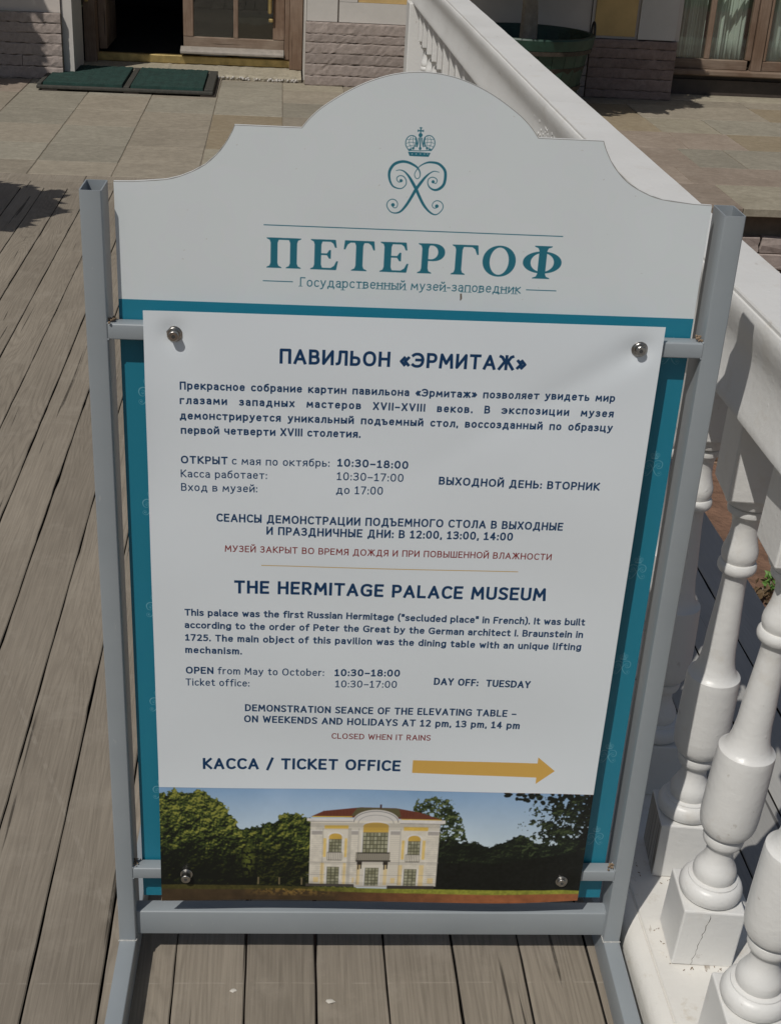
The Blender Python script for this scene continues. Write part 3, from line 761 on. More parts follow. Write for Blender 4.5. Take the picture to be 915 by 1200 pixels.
def emblem(cv, c_u, c_z, k, col, op=1.0):
    def Q(pts):  # traced monogram, units of the tracing -> metres about its crossing
        return [(c_u+k*((x-437)*.1192+(y-625)*.0047)/915, c_z+k*((x-437)*.0050-(y-625)*.1200)/915) for x, y in pts]
    m = .1196/915*k
    def S(pts, ws, n=6):
        P = smooth(pts, n); W = np.interp(np.linspace(0, 1, len(P)), np.linspace(0, 1, len(ws)), ws)
        cv.stroke(Q(P), W/2*m, col, False, op)
    S([(300,548),(284,560),(265,545),(262,520),(285,502),(320,507),(345,540),(345,580),(312,613),(268,614),(222,590),(195,530),(195,460),(235,400),(300,376),(360,382),(420,410),(455,440),(472,480),(467,515),(447,529),(428,515),(422,485),(440,450),(470,415),(520,389),(570,382),(640,397),(693,450),(703,510),(690,580),(650,620),(605,630),(562,607),(543,567),(552,530),(585,515),(618,527),(628,550),(615,572),(593,562)],
      [7,7,7,8,8,8,8,8,9,12,16,22,26,26,24,22,18,12,8,7,7,7,7,8,12,18,22,24,26,26,26,20,14,9,8,8,8,8,7,7])
    a = [(255,455),(290,450),(330,465),(370,507),(400,555),(437,620),(470,690),(510,765),(560,825),(610,855),(650,845),(685,805),(688,767),(665,737),(630,728),(602,742),(590,770),(602,793),(625,795),(636,782)]
    S(a, [6,8,12,20,26,28,26,24,18,12,9,8,8,8,8,7,7,7,7,7])
    b = [(643,470),(600,462),(560,480),(520,515),(480,565),(437,625),(400,690),(350,770),(300,825),(250,840),(205,825),(174,777),(182,737),(215,714),(252,722),(272,755),(262,788),(238,791),(224,775)]
    S(b, [6,8,12,20,26,28,26,24,18,12,9,8,8,8,8,7,7,7,7])
    for cx, cy, r in ((300,546,15),(592,556,15),(229,765,17),(632,778,17),(468,143,19)):
        cv.poly([Q([(cx+r*math.cos(t*.5236), cy+r*math.sin(t*.5236)) for t in range(12)])], col, op)
    # crown
    def L(pts, w): cv.stroke(Q(pts), w/2*m, col, False, op)
    L([(470,78),(468,122)], 11); L([(445,104),(493,106)], 11); L([(459,79),(481,80)], 7); L([(446,96),(445,113)], 7); L([(493,98),(492,114)], 7)
    cv.poly([Q([(358,288),(562,298),(545,334),(372,326)])], col, op)
    for sg in (-1, 1):
        f = lambda pts: smooth([(467+sg*(467-x), y+(8 if sg > 0 else 0)*0) for x, y in pts], 5)
        L(f([(368,280),(338,232),(340,185),(365,153),(400,147),(428,165),(437,205),(438,245)]), 8)
        L(f([(392,262),(372,225),(368,190),(385,160)]), 4); L(f([(415,250),(405,210),(402,175),(402,150)]), 4)
        L(f([(344,215),(375,205),(405,208),(436,215)]), 4); L(f([(350,180),(380,180),(410,176),(432,185)]), 4); L(f([(350,245),(380,235),(410,238),(436,240)]), 4)
        L(f([(438,245),(448,210),(452,180),(452,168)]), 9); L(f([(425,165),(430,200),(422,240)]), 11)
        L(f([(360,268),(400,278),(467,281)]), 7)
        for jx, jy in ((405,258),(380,270)):
            x = 467+sg*(467-jx)
            cv.poly([Q([(x+11*math.cos(t*.785), jy+13*math.sin(t*.785)) for t in range(8)])], col, op)
    cv.poly([Q([(467+13*math.cos(t*.785), 260+15*math.sin(t*.785)) for t in range(8)])], col, op)
    L([(467,160),(467,245)], 12)
    for jx in (395, 432, 470, 507, 535):
        cv.poly([Q([(jx+5*math.cos(t*.785), 308+5*math.sin(t*.785)) for t in range(8)])], (0.6, .68, .7), op*.8)

def big_letters(cv, col):
    z0, cap = 1.1316, .0374
    def poly(u0, w, shapes):
        cv.poly([[(u0+x*w, z0+y*cap) for x, y in sh] for sh in shapes], col)
    def stem(a, b, wu, y0=0, y1=1):   # stem with bracketed serifs; a..b fractions; wu = serif reach
        return [(a-wu, y0), (b+wu, y0), (b+wu*.9, y0+.035), (b+wu*.25, y0+.075), (b, y0+.17), (b, y1-.17), (b+wu*.25, y1-.075), (b+wu*.9, y1-.035), (b+wu, y1),
                (a-wu, y1), (a-wu*.9, y1-.035), (a-wu*.25, y1-.075), (a, y1-.17), (a, y0+.17), (a-wu*.25, y0+.075), (a-wu*.9, y0+.035)]
    LET = [('П', 0.2166, 0.2585), ('Е', 0.269, 0.3034), ('Т', 0.3098, 0.3477), ('Е', 0.3533, 0.3892), ('Р', 0.399, 0.4338), ('Г', 0.4403, 0.4743), ('О', 0.4795, 0.5205), ('Ф', 0.5291, 0.5771)]
    for ch, a, b in LET:
        w = b-a; P = lambda *s: [poly(a, w, [x]) for x in s]
        if ch == 'П': P(stem(.12, .32, .12), stem(.68, .88, .12), [(.1, .935), (.9, .935), (.9, 1), (.1, 1)])
        elif ch == 'Т': P(stem(.39, .62, .14), [(.06, .93), (.94, .93), (.94, 1), (.06, 1)], [(.03, 1.0), (.0, .7), (.05, .7), (.12, .86), (.22, .935), (.3, .97), (.3, 1)], [(.97, 1.0), (1.0, .7), (.95, .7), (.88, .86), (.78, .935), (.7, .97), (.7, 1)])
        elif ch == 'Г': P(stem(.17, .41, .14), [(.3, .93), (.93, .93), (.93, 1), (.3, 1)], [(.96, 1.0), (1.0, .68), (.94, .68), (.86, .86), (.75, .935), (.6, .95), (.6, 1)])
        elif ch == 'Е': P(stem(.16, .40, .14), [(.3, .93), (.86, .93), (.86, 1), (.3, 1)], [(.90, 1.0), (.94, .74), (.88, .74), (.82, .87), (.72, .935), (.6, .95), (.6, 1)],
                          [(.3, .485), (.66, .485), (.66, .545), (.3, .545)], [(.58, .515), (.68, .66), (.74, .66), (.74, .37), (.68, .37)],
                          [(.3, 0), (.93, 0), (.93, .065), (.3, .065)], [(.94, 0), (1.0, .30), (.94, .30), (.86, .14), (.74, .065), (.6, .05), (.6, 0)])
        elif ch == 'Р':
            P(stem(.17, .40, .14))
            o = [(.3, 1), (.6, 1)]+arc(.58, .71, .40, .29, 88, -88, 14, 2.1)+[(.3, .42)]
            i = [(.3, .935), (.5, .935)]+arc(.50, .71, .235, .228, 88, -88, 14, 2.0)+[(.3, .482)]
            poly(a, w, [o, i])
        elif ch == 'О': poly(a, w, [arc(.5, .5, .5, .52, 0, 360, 40, 2.05)[:-1], arc(.5, .5, .285, .455, 0, 360, 40, 2.0)[:-1]])
        elif ch == 'Ф':
            P(stem(.40, .60, .13, -.04, 1.06))
            poly(a, w, [arc(.5, .51, .5, .37, 0, 360, 36, 2.05)[:-1], arc(.5, .51, .30, .315, 0, 360, 36, 2.0)[:-1]])
            P([(.40, .1), (.60, .1), (.60, .9), (.40, .9)])

def board_print():
    TEAL, DT = np.array([0.014, 0.195, 0.285], np.float32), np.array([0.018, 0.155, 0.215], np.float32)
    cv = Canvas(.02, .77, .11, 1.38, 2300, np.array([0.67, 0.71, 0.72], np.float32))
    cv.poly([[(.0, 1.0855), (.8, 1.0855), (.8, .1), (0, .1)]], TEAL, ss=1)
    cv.stroke([(.2138, 1.1841), (.5746, 1.1840)], .0006, DT)
    big_letters(cv, DT)
    cv.stroke([(.2134, 1.115), (.2486, 1.115)], .0006, DT); cv.stroke([(.5372, 1.1155), (.5738, 1.1155)], .0006, DT)
    put_text(cv, 'Государственный музей-заповедник', 'S', 'n', .2578, .5300, 1.1095, 1.1103, .0117, DT, serif=True)
    emblem(cv, .3928, 1.2337, 1.0, DT)
    pale = np.array([0.19, 0.44, 0.53], np.float32)
    for i in range(5): emblem(cv, .0700, .9585-.158*i, .375, pale, .8)
    for i in range(6): emblem(cv, .7300, 1.035-.158*i, .36, pale, .5)
    cv.stroke([(u, z) for u, z in OUTLINE if z > 1.2285], .0008, (.16, .14, .11), False, .75)
    n = noise_img(cv.H, cv.W, 220, 4, 5); cv.a *= (0.975+0.05*n)[..., None]
    g = np.random.default_rng(3)
    for _ in range(26):
        u, z = g.uniform(.06, .73), g.uniform(1.09, 1.34); cv.stroke([(u, z), (u+g.uniform(-.002, .002), z+.0004)], g.uniform(.0003, .0006), (.45, .42, .38), op=.5)
    cv.stroke([(.4563, 1.1065), (.4568, 1.1015), (.4562, 1.0995)], [.0011, .0012, .0006], (.10, .06, .03), op=.9)
    return cv.image('board_print')

def poster_print():
    cv = Canvas(.068, .7115, .136, 1.085, 3000, PAPER)
    ref = {}
    for idx, (t, wt, md, u0, u1, z0, z1, cap) in enumerate(TEXT):
        col = RED if wt == 'R' else NAVY
        if idx in (1, 2, 3):
            k = .62
        ref_k = None
        if md == 'j':
            ref_k = KX[0] if idx < 4 else KX[1]
        put_text(cv, t, wt, md, u0, u1, z0, z1, cap, col, ref_k)
    cv.stroke([(.2155, .7329), (.5592, .7312)], .0006, srgb(190, 158, 96))
    cv.poly([[(.4372, .4090), (.6202, .4075), (.6202, .4186), (.6471, .3945), (.6209, .3705), (.6209, .3820), (.4372, .3860)]], GOLD)
    cv.a[int((1.085-.3535)*3000):] = .2
    paint_view(cv)
    return cv.image('poster_print')

def nat_k(t, wt, u0, u1, cap):
    hw = {'B': .118}[wt]; _, w = layout(t, hw, sb=.105); return (u1-u0)/(w*cap/(1+2*hw))
KX = [nat_k(TEXT[4][0], 'B', TEXT[4][3], TEXT[4][4], TEXT[4][7]), nat_k(TEXT[20][0], 'B', TEXT[20][3], TEXT[20][4], TEXT[20][7])]

def print_mat(name, im, rough=0.4, coat=0.0, bumpy=0.0):
    t = NT(name)
    tc = t.n('ShaderNodeUVMap'); tx = t.n('ShaderNodeTexImage'); tx.image = im; tx.extension = 'EXTEND'
    t.l(tc.outputs[0], tx.inputs[0])
    if bumpy: t.bump(t.noise(t.coords(rnd=False), 9.0, 3, 0.5), bumpy, 0.004)
    return t.out(tx.outputs[0], rough, spec=0.4)
M_GAPSHADE = simple('painted_gap_shade_on_board_edges', (0.02, 0.017, 0.013), 0.95, 0.3, 30)  # near-black board sides: shade of the gaps put into the colour
# ------------------------------------------------------------------ bridge deck of long boards
deck = empty('bridge_deck', (0, 0, 0), kind='structure')
JO = [-2.25, -2.14, -2.03, -1.92, -1.808, -1.697, -1.586, -1.475, -1.364, -1.253, -1.142, -1.028, -.917, -.806, -.696, -.5875, -.477, -.366, -.254, -.145, -.034, .0765, .188, .300, .4085, .521, .632, .742, .853, .963, 1.0735, 1.186]
for i, (a, b) in enumerate(zip(JO, JO[1:])):
    bm = bmesh.new(); g = 0.0015
    n = 150; y0, y1 = -.9, 6.612
    rings = []
    wl = wr = 0.0
    dz = random.uniform(-.0012, .0012); tl = random.uniform(-.0007, .0007)
    for k in range(n+1):
        y = y0+(y1-y0)*k/n
        wl = wl*.6+random.uniform(-.0007, .0007)+(random.random() < .07)*random.uniform(0, .0022)
        wr = wr*.6+random.uniform(-.0008, .0008)-(random.random() < .05)*random.uniform(0, .002)
        xa, xb = a+g+wl, b-g+wr
        c = .0018
        sec = [(xa, -.04), (xb, -.04), (xb, -c+dz-tl), (xb-c, dz-tl), ((xa+xb)/2, dz+.0006), (xa+c, dz+tl), (xa, -c+dz+tl)]
        rings.append([bm.verts.new((x, y, z)) for x, z in sec])
    for r0, r1 in zip(rings, rings[1:]):
        for j in range(7):
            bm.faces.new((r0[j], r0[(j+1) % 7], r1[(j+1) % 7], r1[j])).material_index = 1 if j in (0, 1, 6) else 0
    bm.faces.new(rings[0]); bm.faces.new(list(reversed(rings[-1])))
    obj('deck_board', bm, [M_DECK if a < .7 else M_DECKPALE, M_GAPSHADE], deck)
boxo('end_board', (-2.25, 1.186, 6.618, 6.75, -.04, -.0005), M_DECK, deck, bevel=.002)
boxo('end_board', (-2.25, 1.186, 6.755, 6.893, -.04, .0005), M_DECK, deck, bevel=.002)
for x in (-2.0, -.9, .2, 1.0):
    boxo('deck_beam', (x-.07, x+.07, -.9, 6.6, -.30, -.041), M_DARKWOOD, deck)

# ------------------------------------------------------------------ stone terrace
terr = empty('stone_terrace', (0, 0, 0), kind='structure')
boxo('joint_bed', (-7, 8, 6.905, 10.7, -1.4, -.004), M_MORTAR, terr)
rows = [6.905, 7.22, 7.66, 8.19, 8.70, 9.21, 9.72, 10.0, 10.45]
xl = [-1.71-.43*k for k in range(6, 0, -1)]+[-1.71, -1.275, -.85, -.415, .025, .46, .89, 1.22]
def slab(x0, x1, y0, y1, m, zt=None):
    bm = bmesh.new(); z = random.uniform(-.0015, .0015) if zt is None else zt
    v, f = box(bm, x0+.002, x1-.002, y0+.002, y1-.002, -.045, z)
    bmesh.ops.subdivide_edges(bm, edges=[e for e in bm.edges if abs(e.verts[0].co.z-e.verts[1].co.z) < 1e-4], cuts=5)
    for w in bm.verts:
        w.co.x += random.uniform(-.0015, .0015); w.co.y += random.uniform(-.0015, .0015)
    return obj('paving_slab', bm, m, terr, bevel=.003, segs=1)
pick = {(3, 11): 2, (4, 11): 2, (4, 10): 0, (5, 10): 0, (6, 10): 0, (5, 11): 0}
for r in range(len(rows)-1):
    for c in range(len(xl)-1):
        mi = random.choices([0, 1, 3, 4], [5, 5, .5, .5])[0]
        # the ochre and blue-grey stones right of the mat
        if r in (2, 3) and c == 9: mi = 2
        if r in (4, 5, 6) and c == 9: mi = 0
        slab(xl[c], xl[c+1], rows[r], rows[r+1], M_SLABS[mi])
RJ = {0: [1.22, 1.7, 2.415, 3.2, 4.1, 5.2, 6.4, 7.6], 1: [1.22, 1.9, 2.30, 2.95, 3.8, 4.7, 5.9, 7.0, 7.6], 2: [1.22, 1.8, 2.46, 2.75, 3.6, 4.4, 5.5, 6.6, 7.6],
      3: [1.22, 1.7, 2.13, 2.54, 2.93, 3.8, 4.9, 6.0, 7.6], 4: [1.22, 1.6, 2.51, 2.91, 3.5, 4.3, 5.2, 6.4, 7.6], 5: [1.22, 1.75, 2.5, 3.41, 4.4, 5.6, 7.6], 6: [1.22, 2.1, 3.42, 4.4, 5.5, 7.6], 7: [1.22, 2.2, 3.1, 3.9, 5.2, 7.6]}
RC = {(0, 1): 3, (0, 2): 4, (1, 1): 3, (1, 2): 3, (1, 3): 3, (2, 1): 3, (2, 2): 0, (2, 3): 0, (3, 2): 3, (3, 3): 3, (3, 4): 2, (4, 1): 2, (4, 2): 4, (4, 3): 0, (4, 4): 4, (5, 1): 2, (5, 2): 1, (5, 3): 2, (6, 1): 1, (6, 2): 1}
for r, js in RJ.items():
    y0 = 6.688 if r == 0 else rows[r]
    for c, (a, b) in enumerate(zip(js, js[1:])):
        slab(a, b, y0, rows[r+1], M_SLABS[RC.get((r, c), random.choice([1, 3, 4, 0]))])

# ------------------------------------------------------------------ moat: ground and brick wall
bm = bmesh.new()
for ix in range(60):
    pass
N1, N2 = 60, 40
vs = [[bm.verts.new((-12+30*i/N1, -12+18.75*j/N2, -1.5+random.uniform(-.012, .012))) for i in range(N1+1)] for j in range(N2+1)]
for j in range(N2):
    for i in range(N1): bm.faces.new((vs[j][i], vs[j][i+1], vs[j+1][i+1], vs[j+1][i]))
tag(obj('moat_bed', bm, M_SOIL, smooth=True), kind='structure')
bm = bmesh.new()
f = bm.faces.new([bm.verts.new(p) for p in ((-400, -400, -1.56), (400, -400, -1.56), (400, 400, -1.56), (-400, 400, -1.56))])
tag(obj('ground', bm, simple('distant_park_ground', (0.10, 0.11, 0.05), 0.95, 0.2, .3)), kind='structure')
wall = empty('moat_wall', (2.2, 6.8, -1.5), label='old brick moat wall below the overhanging stone edge right of the balustrade', cat='wall')
def W(b, name, m, **k):
    o = boxo(name, b, m, wall, **k); o.location = (-2.2, -6.8, 1.5); return o
W((-7, 8, 6.815, 6.90, -1.5, -.045), 'wall_core', M_MORTAR)
z = -.172; row = 0
W((-2.3, 5, 6.86, 6.93, -.171, -.046), 'recessed_course', M_DARKWOOD)  # dark colour paints in the shade under the overhanging stone edge
while z > -1.5:
    hgt = random.choice([.085, .095, .11]) if row else .09
    x = 1.0+random.uniform(-.3, 0)
    while x < 3.6:
        L = random.uniform(.26, .46)
        bm = bmesh.new(); box(bm, x+.004, x+L-.004, 6.765+random.uniform(-.006, .004), 6.86, z-hgt+.006, z)
        bmesh.ops.subdivide_edges(bm, edges=bm.edges[:], cuts=3)
        for v in bm.verts: v.co += Vector((random.uniform(-.003, .003), random.uniform(-.004, .003), random.uniform(-.003, .003)))
        o = obj('brick', bm, M_PLINTH if row < 3 else M_BRICK, wall, bevel=.004, segs=1); o.location = (-2.2, -6.8, 1.5)
        x += L
    z -= hgt; row += 1

def leaves(bm, n, fn, size, flat=0.0):
    for _ in range(n):
        c = Vector(fn()); d = Vector((random.gauss(0, 1), random.gauss(0, 1), random.gauss(0, 1)+flat)).normalized()
        t = d.cross(Vector((random.gauss(0, 1), random.gauss(0, 1), random.gauss(0, 1)))).normalized(); s = d.cross(t)
        L, w = size*random.uniform(.7, 1.3), size*random.uniform(.22, .36)
        v = [bm.verts.new(c+p) for p in (t*-L*.5, s*w-t*L*.05+d*w*.25, t*L*.5, -s*w-t*L*.05+d*w*.25)]
        bm.faces.new((v[0], v[1], v[2])); bm.faces.new((v[0], v[2], v[3]))
# a weed at the foot of the wall
for k, (x, y) in enumerate(((2.42, 5.38), (2.36, 5.30), (2.30, 5.24))):
    w = empty('weed', (x, y, -1.5), label=('bright green weed growing in the moat nearest the wall', 'bright green weed lowest in the moat, seen between balusters', 'dry brownish weed beside the green ones in the moat')[k], cat='weed', group='weeds at the foot of the moat wall')
    bm = bmesh.new(); leaves(bm, 34, lambda: (random.gauss(0, .025), random.gauss(0, .025), .015+abs(random.gauss(0, .03))), .042)
    tag(obj('leaf_tuft', bm, M_WEED if k < 2 else M_DRYLEAF, w), kind='stuff')
    bm = bmesh.new(); tube(bm, .006, .006, .06, lambda a, b, l: (a-.003, b-.003, l), hollow=False, r=.002); obj('stem', bm, M_BARK, w)

# ------------------------------------------------------------------ balustrade
bal = empty('white_balustrade', (.68, 0, 0), label='white painted wooden balustrade with turned balusters beside the information stand', cat='balustrade')
def BL(o): o.location.x -= .68; return o
ys = [(-1.0+.1*k) for k in range(79)]; ys[-1] = 6.70
rail = [(.044, 1.0725), (.0455, 1.070), (.0455, 1.0655), (.048, 1.0645), (.0505, 1.060), (.0515, 1.052), (.0502, 1.040), (.0475, 1.028), (.0440, 1.016), (.0415, 1.004), (.0408, .992), (.0420, .976), (.0450, .958), (.0485, .942), (.0515, .931), (.0525, .924), (.0520, .9205), (.049, .920)]
prof = [(.683-a, z) for a, z in rail]+[(.683+a, z) for a, z in reversed(rail)]
for a, b in ((-1.0, 3.2), (3.2012, 6.80)):
    bm = bmesh.new(); n = max(2, int((b-a)/.08))
    sweep_y(bm, prof, [a+(b-a)*k/n for k in range(n+1)], jit=.0004)
    BL(obj('handrail', bm, M_WHITERAIL, bal))
cp = [(.5735, .001), (.5740, .030), (.5765, .041), (.5830, .050), (.5930, .0555), (.6020, .0575), (.6045, .0560), (.6065, .0600), (.640, .0602), (.700, .0602), (.765, .060), (.79, .055), (.80, .045), (.80, .001)]
bm = bmesh.new(); sweep_y(bm, cp, [-1.0+.06*k for k in range(131)], jit=.0005)
BL(obj('base_rail', bm, M_WHITECURB, bal))
bm = bmesh.new()
for _ in range(70):
    y = random.triangular(2.55, 3.5, 3.0); k = random.uniform(0, 1)
    x, z = .683-(.0410+.0065*abs(k-.4)), .975+.06*k
    bmesh.ops.create_icosphere(bm, subdivisions=1, radius=random.uniform(.002, .0055), matrix=Matrix.Translation((x, y, z)) @ Matrix.Diagonal((.35, 1.4, 1, 1)))
tag(BL(obj('paint_flakes', bm, M_WHITERAIL, bal)), kind='stuff')
bm = bmesh.new()
for yc in (1.525, 1.3085, 1.721, 1.09):
    for _ in range(20):
        a = random.choice([0, 0, 1]); 
        if a: x, y = .628-abs(random.gauss(0, .004)), yc+random.uniform(-.05, .05)
        else: x, y = random.uniform(.63, .73), yc-.050-abs(random.gauss(0, .005))
        bmesh.ops.create_icosphere(bm, subdivisions=1, radius=random.uniform(.0005, .0013), matrix=Matrix.Translation((x, y, .0608)) @ Matrix.Rotation(random.uniform(0, 3), 4, 'Z') @ Matrix.Diagonal((2.2, .7, .5, 1)))
tag(BL(obj('dirt_crumbs', bm, M_RUST, bal)), kind='stuff')
BP = [(0.17, 0.0300), (0.1705, 0.0415), (0.174, 0.0465), (0.18, 0.0488), (0.187, 0.0488), (0.194, 0.0462), (0.199, 0.0425), (0.2005, 0.0385), (0.203, 0.0380), (0.205, 0.0318), (0.208, 0.0328), (0.214, 0.0334), (0.221, 0.0325), (0.228, 0.0294), (0.236, 0.0252), (0.246, 0.0214), (0.256, 0.0208), (0.262, 0.0212), (0.2665, 0.0235), (0.27, 0.0282), (0.275, 0.0306), (0.281, 0.0312), (0.2865, 0.0302), (0.289, 0.0268), (0.2905, 0.0265), (0.2915, 0.0312), (0.296, 0.0363), (0.304, 0.0405), (0.314, 0.0428), (0.328, 0.0437), (0.36, 0.0437), (0.4, 0.0432), (0.43, 0.0425), (0.44, 0.0421), (0.4435, 0.0416), (0.447, 0.0370), (0.451, 0.0344), (0.457, 0.0314), (0.466, 0.0288), (0.478, 0.0269), (0.495, 0.0252), (0.52, 0.0245), (0.56, 0.0219), (0.6, 0.0196), (0.628, 0.0185), (0.6335, 0.0205), (0.6345, 0.0270), (0.638, 0.0292), (0.643, 0.0300), (0.648, 0.0292), (0.6515, 0.0270), (0.6525, 0.0248), (0.658, 0.0268), (0.665, 0.0278), (0.673, 0.0270), (0.683, 0.0240), (0.694, 0.0215), (0.706, 0.0204), (0.718, 0.0208), (0.728, 0.0235), (0.7345, 0.0280), (0.7355, 0.0315), (0.741, 0.0325), (0.746, 0.0315), (0.747, 0.0290), (0.7505, 0.0290), (0.7515, 0.0370), (0.757, 0.0392), (0.764, 0.0400), (0.77, 0.0405)]
def baluster(x, y, rot, damaged=False, parent=None):
    bm = bmesh.new()
    s = .0482
    lathe(bm, BP, 44)
    v1, f1 = box(bm, -s, s, -s, s, .0603, .170); v2, f2 = box(bm, -s, s, -s, s, .770, .9198)
    ed = [e for f in f1+f2 for e in f.edges]
    bmesh.ops.bevel(bm, geom=list(set(ed)), offset=.0028, segments=2, affect='EDGES', profile=.5)
    if damaged:
        for f in bm.faces:
            c = f.calc_center_median()
            if c.z < .168 and c.x < -.04 and abs(f.normal.x) > .9: f.material_index = 1
    bmesh.ops.recalc_face_normals(bm, faces=bm.faces); sharpen(bm, 33)
    me = bpy.data.meshes.new('baluster'); bm.to_mesh(me); bm.free()
    o = link('baluster', me, bal, [M_WHITE, M_GREYWOOD]); o.location = (x-.68, y, 0); o.rotation_euler = (0, 0, rot)
    return o
b0 = baluster(.6755, 1.525, -.065); b0.rotation_euler = (0, .045, -.065)
def strip(name, pts, w, parent, mtl):
    bm = bmesh.new(); prev = None
    for k, p in enumerate(pts):
        ww = w*random.uniform(.4, 1.3)*(0.25 if k in (0, len(pts)-1) else 1)
        cur = [bm.verts.new((p[0]-ww, p[1], p[2])), bm.verts.new((p[0]+ww, p[1], p[2])), bm.verts.new((p[0]+ww, p[1]+.0006, p[2])), bm.verts.new((p[0]-ww, p[1]+.0006, p[2]))]
        if prev:
            for j in range(4): bm.faces.new((prev[j], prev[(j+1) % 4], cur[(j+1) % 4], cur[j]))
        else: bm.faces.new(cur)
        prev = cur
    bm.faces.new(list(reversed(prev)))
    return obj(name, bm, mtl, parent)
strip('crack', [(-.006-.012*(k/18)+random.gauss(0, .0010), -.0484, .165-.103*k/18) for k in range(19)], .00038, b0, M_DARKWOOD)
b1 = baluster(.698, 1.721, -.10, True); b1.rotation_euler = (0, .014, -.10); b1['label'] = 'baluster whose square foot has bare rotten grey wood on one side'
yb = [1.525-.2165*k for k in range(1, 12)]+[1.728+.2105*k for k in range(1, 24)]
for y in yb:
    if y > 6.58: continue
    near = y < 1.5
    c = dup(b0, bal); c.location = ((.6755 if near else .700)+random.uniform(-.002, .002)-.68, y, 0); c.rotation_euler = (0, .04 if near else 0, (0 if near else random.choice([0, math.pi/2, math.pi]))-.065+random.uniform(-.01, .01))
bm = bmesh.new(); box(bm, .615, .745, 6.70, 6.86, .0005, .9198); box(bm, .600, .760, 6.685, 6.875, .0007, .14)
BL(obj('end_post', bm, M_WHITE, bal, bevel=.004))

# ------------------------------------------------------------------ information stand (all parts in its own frame: u along, d back, z up)
stand = empty('information_stand', (-.2298, 1.5542, 0), math.radians(-1.4105),
              label='grey steel stand with a white crested header and a timetable poster bolted on', cat='information stand')
TW, TD = .0262, .0545
for u in (0.0, .7630):
    bm = bmesh.new(); tube(bm, TW, TD, 1.2226-.0552, lambda a, b, l, u=u: (u+a, b, .0552+l)); obj('post', bm, M_STEEL, stand)
for u in (.0, .7630):
    bm = bmesh.new(); tube(bm, TW, .055, .92, lambda a, b, l, u=u: (u+a, -.47+l, b)); obj('foot', bm, M_STEEL, stand)
    for d in (-.471, .4502):
        boxo('end_cap', (u+.001, u+TW-.001, d, d+.0008, .001, .054), M_STEEL, stand)
    for d0, d1 in ((.0003, .0545),):
        bm = bmesh.new()
        for q in range(28):
            t = q/27; p = (u+TW*t, d0-.0006) if q < 28 else (0, 0)
            bmesh.ops.create_icosphere(bm, subdivisions=1, radius=random.uniform(.0012, .0020), matrix=Matrix.Translation((p[0], p[1], .0550+random.uniform(-.0005, .0005))))
        for q in range(40):
            t = q/39; uu = u+TW+.0004 if u < .1 else u-.0004
            bmesh.ops.create_icosphere(bm, subdivisions=1, radius=random.uniform(.0011, .0017), matrix=Matrix.Translation((uu, TD*t, .0550+random.uniform(-.0005, .0005))))
        tag(obj('weld_bead', bm, M_WELD, stand, smooth=True), kind='stuff')
for z0 in (1.0407, .1800):
    bm = bmesh.new(); tube(bm, .0212, .0205, .7630-TW, lambda a, b, l, z0=z0: (TW+l, .0004+a, z0+b), hollow=False); obj('crossbar', bm, M_STEEL, stand)
bm = bmesh.new(); tube(bm, .0262, .0475, .7630-TW, lambda a, b, l: (TW+l, .0105+a, .0575+b), hollow=False, r=.0035); obj('bottom_rail', bm, M_STEEL, stand)
# weld fillets in the inner corners
bm = bmesh.new()
for u in (TW, .7630):
    for z0, h in ((1.0407, .0205), (.18, .0205), (.0575, .0475)):
        for zz in (z0, z0+h):
            for q in range(8):
                bmesh.ops.create_icosphere(bm, subdivisions=1, radius=.0017, matrix=Matrix.Translation((u, .002+.0185*q/7+(.010 if h > .03 else 0), zz)))
tag(obj('weld_fillets', bm, M_STEEL, stand, smooth=True), kind='stuff')
bm = bmesh.new()
for u0, z0 in ((.031, 1.064), (.758, 1.064), (.757, .204), (.030, .204)):
    for q in range(16):
        bmesh.ops.create_icosphere(bm, subdivisions=1, radius=random.uniform(.0008, .0022), matrix=Matrix.Translation((u0+random.gauss(0, .0025), .011+random.gauss(0, .005), z0-.001+abs(random.gauss(0, .002)))))
tag(obj('rust_crumbs', bm, M_RUST, stand), kind='stuff')

# board with the crested outline
half = [(.0372, .1263), (.0372, 1.2290), (.060, 1.2298), (.0983, 1.2337), (.1213, 1.2408), (.1442, 1.2530), (.1626, 1.2710), (.174, 1.2892), (.1785, 1.2998), (.2560, 1.2998), (.2650, 1.3108), (.2790, 1.3238), (.3017, 1.3392), (.3200, 1.3494), (.3369, 1.3568), (.3560, 1.3630), (.3760, 1.3668), (.3947, 1.3680)]
CU = .3947
def dens(P, k=3):
    head = P[:3]; tail = smooth(P[2:9], k); arc_ = smooth(P[9:], k)
    return head[:2]+tail+arc_
hl = dens(half)
outl = hl+[(2*CU-u, z) for u, z in reversed(hl[:-1])]
DB = .0236
OUTLINE = outl
bm = bmesh.new()
fv = [bm.verts.new((u, DB, z)) for u, z in outl]; bv = [bm.verts.new((u, DB+.004, z)) for u, z in outl]
ff = bm.faces.new(fv); bf = bm.faces.new(list(reversed(bv)))
for i in range(len(outl)):
    f = bm.faces.new((fv[i], bv[i], bv[(i+1) % len(outl)], fv[(i+1) % len(outl)])); f.material_index = 1
bf.material_index = 1
uvl = bm.loops.layers.uv.new('UVMap')
for f in bm.faces:
    for lp in f.loops:
        lp[uvl].uv = ((lp.vert.co.x-.02)/.75, (lp.vert.co.z-.11)/1.27)
bmesh.ops.triangulate(bm, faces=[ff, bf])
M_BOARD = print_mat('printed_header_board', board_print(), 0.42)
obj('header_board', bm, [M_BOARD, M_BACKBOARD], stand)

